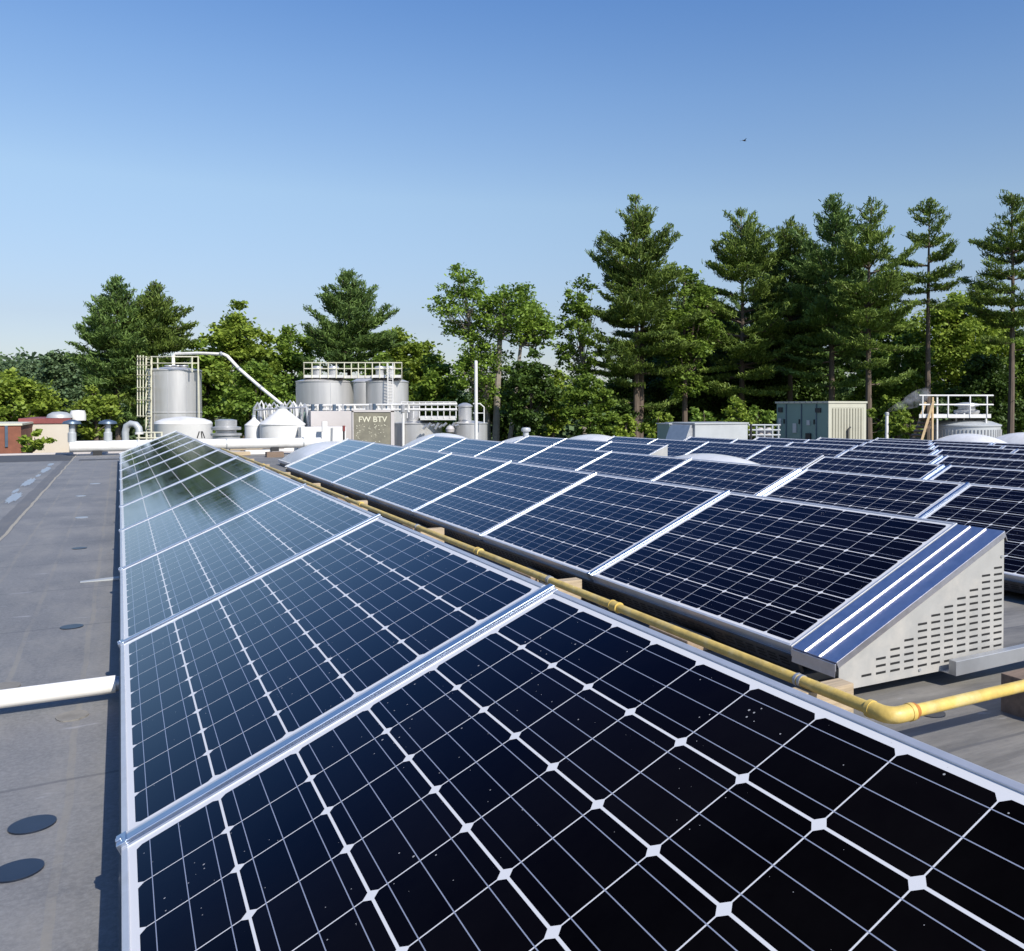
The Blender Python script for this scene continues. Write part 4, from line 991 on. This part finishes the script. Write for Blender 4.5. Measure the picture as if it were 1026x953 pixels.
# leafy trees: px, top, half width, D, crown bottom y, material, airy, label
for (px, ty, hw, D, cb, mm, airy, lab, ls) in (
    (238, 302, 42, 68, 440, 'leaf_y', 0, 'light green leafy tree right of the tall tank', .30),
    (205, 335, 24, 66, 440, 'leaf', 0, 'green leafy tree directly behind the sloping pipe', .28),
    (292, 322, 34, 72, 440, 'leaf', 0, 'green leafy tree left of the dense dark pine', .30),
    (258, 362, 34, 58, 445, 'leaf', 0, 'lower leafy tree behind the sloping pipe end', .26),
    (408, 325, 40, 74, 440, 'leaf_y', 0, 'yellow green leafy tree right of the dense dark pine', .30),
    (437, 352, 28, 66, 445, 'leaf', 0, 'rounded leafy tree behind the low tanks', .28),
    (380, 352, 26, 62, 440, 'leaf', 0, 'leafy tree behind the railed walkway', .26),
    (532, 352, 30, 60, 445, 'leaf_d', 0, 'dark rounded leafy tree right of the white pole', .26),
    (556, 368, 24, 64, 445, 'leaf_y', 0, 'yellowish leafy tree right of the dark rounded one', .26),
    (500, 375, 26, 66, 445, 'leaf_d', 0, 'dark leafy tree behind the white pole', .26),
    (590, 372, 26, 58, 445, 'leaf', 0, 'bushy green tree left of the tall forked pine', .24),
    (686, 258, 36, 68, 410, 'leaf', 1, 'thin airy leafy tree between the forked pine and the grove', .26),
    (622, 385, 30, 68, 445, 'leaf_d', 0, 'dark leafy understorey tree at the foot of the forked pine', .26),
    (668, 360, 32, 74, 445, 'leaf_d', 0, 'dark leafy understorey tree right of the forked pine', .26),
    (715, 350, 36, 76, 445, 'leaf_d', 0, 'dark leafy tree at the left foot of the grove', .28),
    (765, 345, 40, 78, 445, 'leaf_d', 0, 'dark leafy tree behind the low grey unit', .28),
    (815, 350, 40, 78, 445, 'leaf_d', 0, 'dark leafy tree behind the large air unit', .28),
    (880, 345, 30, 72, 445, 'leaf', 0, 'green leafy tree right behind the large air unit', .26),
    (915, 335, 26, 68, 440, 'leaf', 0, 'green leafy tree above the steam plume', .26),
    (962, 286, 50, 74, 410, 'leaf_y', 1, 'sunlit yellow green tree between the last two pines', .30),
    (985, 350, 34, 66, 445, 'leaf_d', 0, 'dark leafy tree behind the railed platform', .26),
    (1035, 330, 34, 70, 445, 'leaf', 0, 'leafy tree leaving the photo at the right edge', .26),
    (718, 300, 44, 80, 440, 'leaf', 0, 'green leafy tree filling the gap left of the grove', .26),
    (900, 300, 34, 80, 440, 'leaf', 0, 'green leafy tree between the grove and the lone pine', .26),
    (1005, 300, 34, 82, 440, 'leaf', 0, 'green leafy tree behind the last pine', .26),
    (650, 330, 40, 84, 440, 'leaf_d', 0, 'dark leafy tree seen through the forked pine', .26),
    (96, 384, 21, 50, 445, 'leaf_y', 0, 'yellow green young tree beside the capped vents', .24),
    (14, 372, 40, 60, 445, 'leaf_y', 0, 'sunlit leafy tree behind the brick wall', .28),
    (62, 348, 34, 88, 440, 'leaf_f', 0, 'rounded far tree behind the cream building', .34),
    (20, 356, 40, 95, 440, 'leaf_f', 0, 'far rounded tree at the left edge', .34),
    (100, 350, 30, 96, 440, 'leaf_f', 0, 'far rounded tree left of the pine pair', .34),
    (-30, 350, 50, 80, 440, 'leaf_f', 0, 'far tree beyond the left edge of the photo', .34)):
    seed += 1; H = zh_(px, ty, D); zc = max(.8, zh_(px, cb, D))
    decid('leafy_tree', spot(px, D), H, hw/ppm(D), zc, M[mm], lab, seed, 1.0, ls, airy, group=GD)
# the tall airy tree made of two crowns
D = 64; p_m = ppm(D)
def mt_(px, ty, hw, cb): return ((px-490)/p_m*RT.x, (px-490)/p_m*RT.y, zh_(px, ty, D), hw/p_m, zh_(px, cb, D))
decid('leafy_tree', spot(490, D), 0, 0, 0, M['leaf'], 'tall airy leafy tree with two rounded crowns above the white pole', 301, .62, .21, 1,
      multi=[mt_(463, 262, 31, 352), mt_(511, 280, 40, 350), mt_(482, 335, 36, 410), mt_(540, 315, 20, 352)], bark='palebark', group=GD)
D = 66; p_m = ppm(D)
decid('leafy_tree', spot(585, D), 0, 0, 0, M['leaf'], 'slender airy leafy tree left of the tall forked pine', 302, .9, .24, 1,
      multi=[mt_(578, 276, 17, 330), mt_(592, 300, 20, 370)][:1]+[((14)/p_m*RT.x, 14/p_m*RT.y, zh_(595, 305, D), 18/p_m, zh_(595, 385, D))], bark='palebark', group=GD) if False else \
decid('leafy_tree', spot(582, D), zh_(582, 275, D), 30/p_m, zh_(582, 400, D), M['leaf'], 'slender airy leafy tree left of the tall forked pine', 302, .9, .24, 1, bark='palebark', group=GD)
# shrubs at the foot of the grove
for i, (px, ty, hw, D, mm, lab) in enumerate(((660, 408, 18, 52, 'leaf_y', 'yellow green shrub left of the small box unit'), (627, 415, 16, 52, 'leaf_y', 'low sunlit shrub below the forked pine'),
    (705, 404, 18, 54, 'leaf', 'green shrub behind the low pale unit'), (738, 398, 20, 54, 'leaf_y', 'yellowish shrub left of the large air unit'), (890, 395, 20, 52, 'leaf_y', 'sunlit shrub behind the thin exhaust pipe'), (760, 402, 18, 56, 'leaf', 'shrub touching the left side of the large air unit'),
    (908, 412, 14, 50, 'leaf_y', 'low sunlit shrub left of the timber stair'), (34, 428, 14, 34, 'leaf_y', 'small thin shrub in front of the cream building'))):
    seed += 1; H = zh_(px, ty, D)
    decid('shrub', spot(px, D), H, hw/ppm(D), max(.3, H-2*hw/ppm(D)*1.1), M[mm], lab, seed, 1, .22, 0, cat='shrub', group='shrubs behind the roof', clumps=26 if px > 50 else 15)
# far woods mass closing the gaps
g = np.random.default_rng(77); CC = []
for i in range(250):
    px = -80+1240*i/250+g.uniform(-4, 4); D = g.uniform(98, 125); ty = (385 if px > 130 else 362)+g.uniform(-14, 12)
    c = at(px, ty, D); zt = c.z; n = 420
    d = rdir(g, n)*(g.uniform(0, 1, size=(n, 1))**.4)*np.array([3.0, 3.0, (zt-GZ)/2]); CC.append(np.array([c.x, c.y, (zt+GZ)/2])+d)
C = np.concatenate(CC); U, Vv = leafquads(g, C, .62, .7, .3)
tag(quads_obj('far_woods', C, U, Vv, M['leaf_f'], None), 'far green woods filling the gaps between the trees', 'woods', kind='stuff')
# bird
c = at(745.5, 141, 60); t_b = MB()
b = MB(); b.tube([(-.16, 0, 0), (-.08, 0, .0), (.06, 0, .01), (.15, 0, .02), (.19, 0, .02)], [.008, .035, .045, .025, .006], 8)
for s_ in (-1, 1): b.quad((-.05, .03*s_, .02), (.06, .03*s_, .02), (.02, .26*s_, .09), (-.04, .28*s_, .08)); b.quad((-.04, .28*s_, .08), (.02, .26*s_, .09), (-.06, .42*s_, .05), (-.07, .41*s_, .05))
o = b.build('bird', M['black']); o.location = c; tag(o, 'tiny dark bird flying high above the pine grove', 'bird')
# drop unused prototypes
for fm, gl in _mods.values():
    for o in (fm, gl):
        if 'proto' in o: del o['proto']
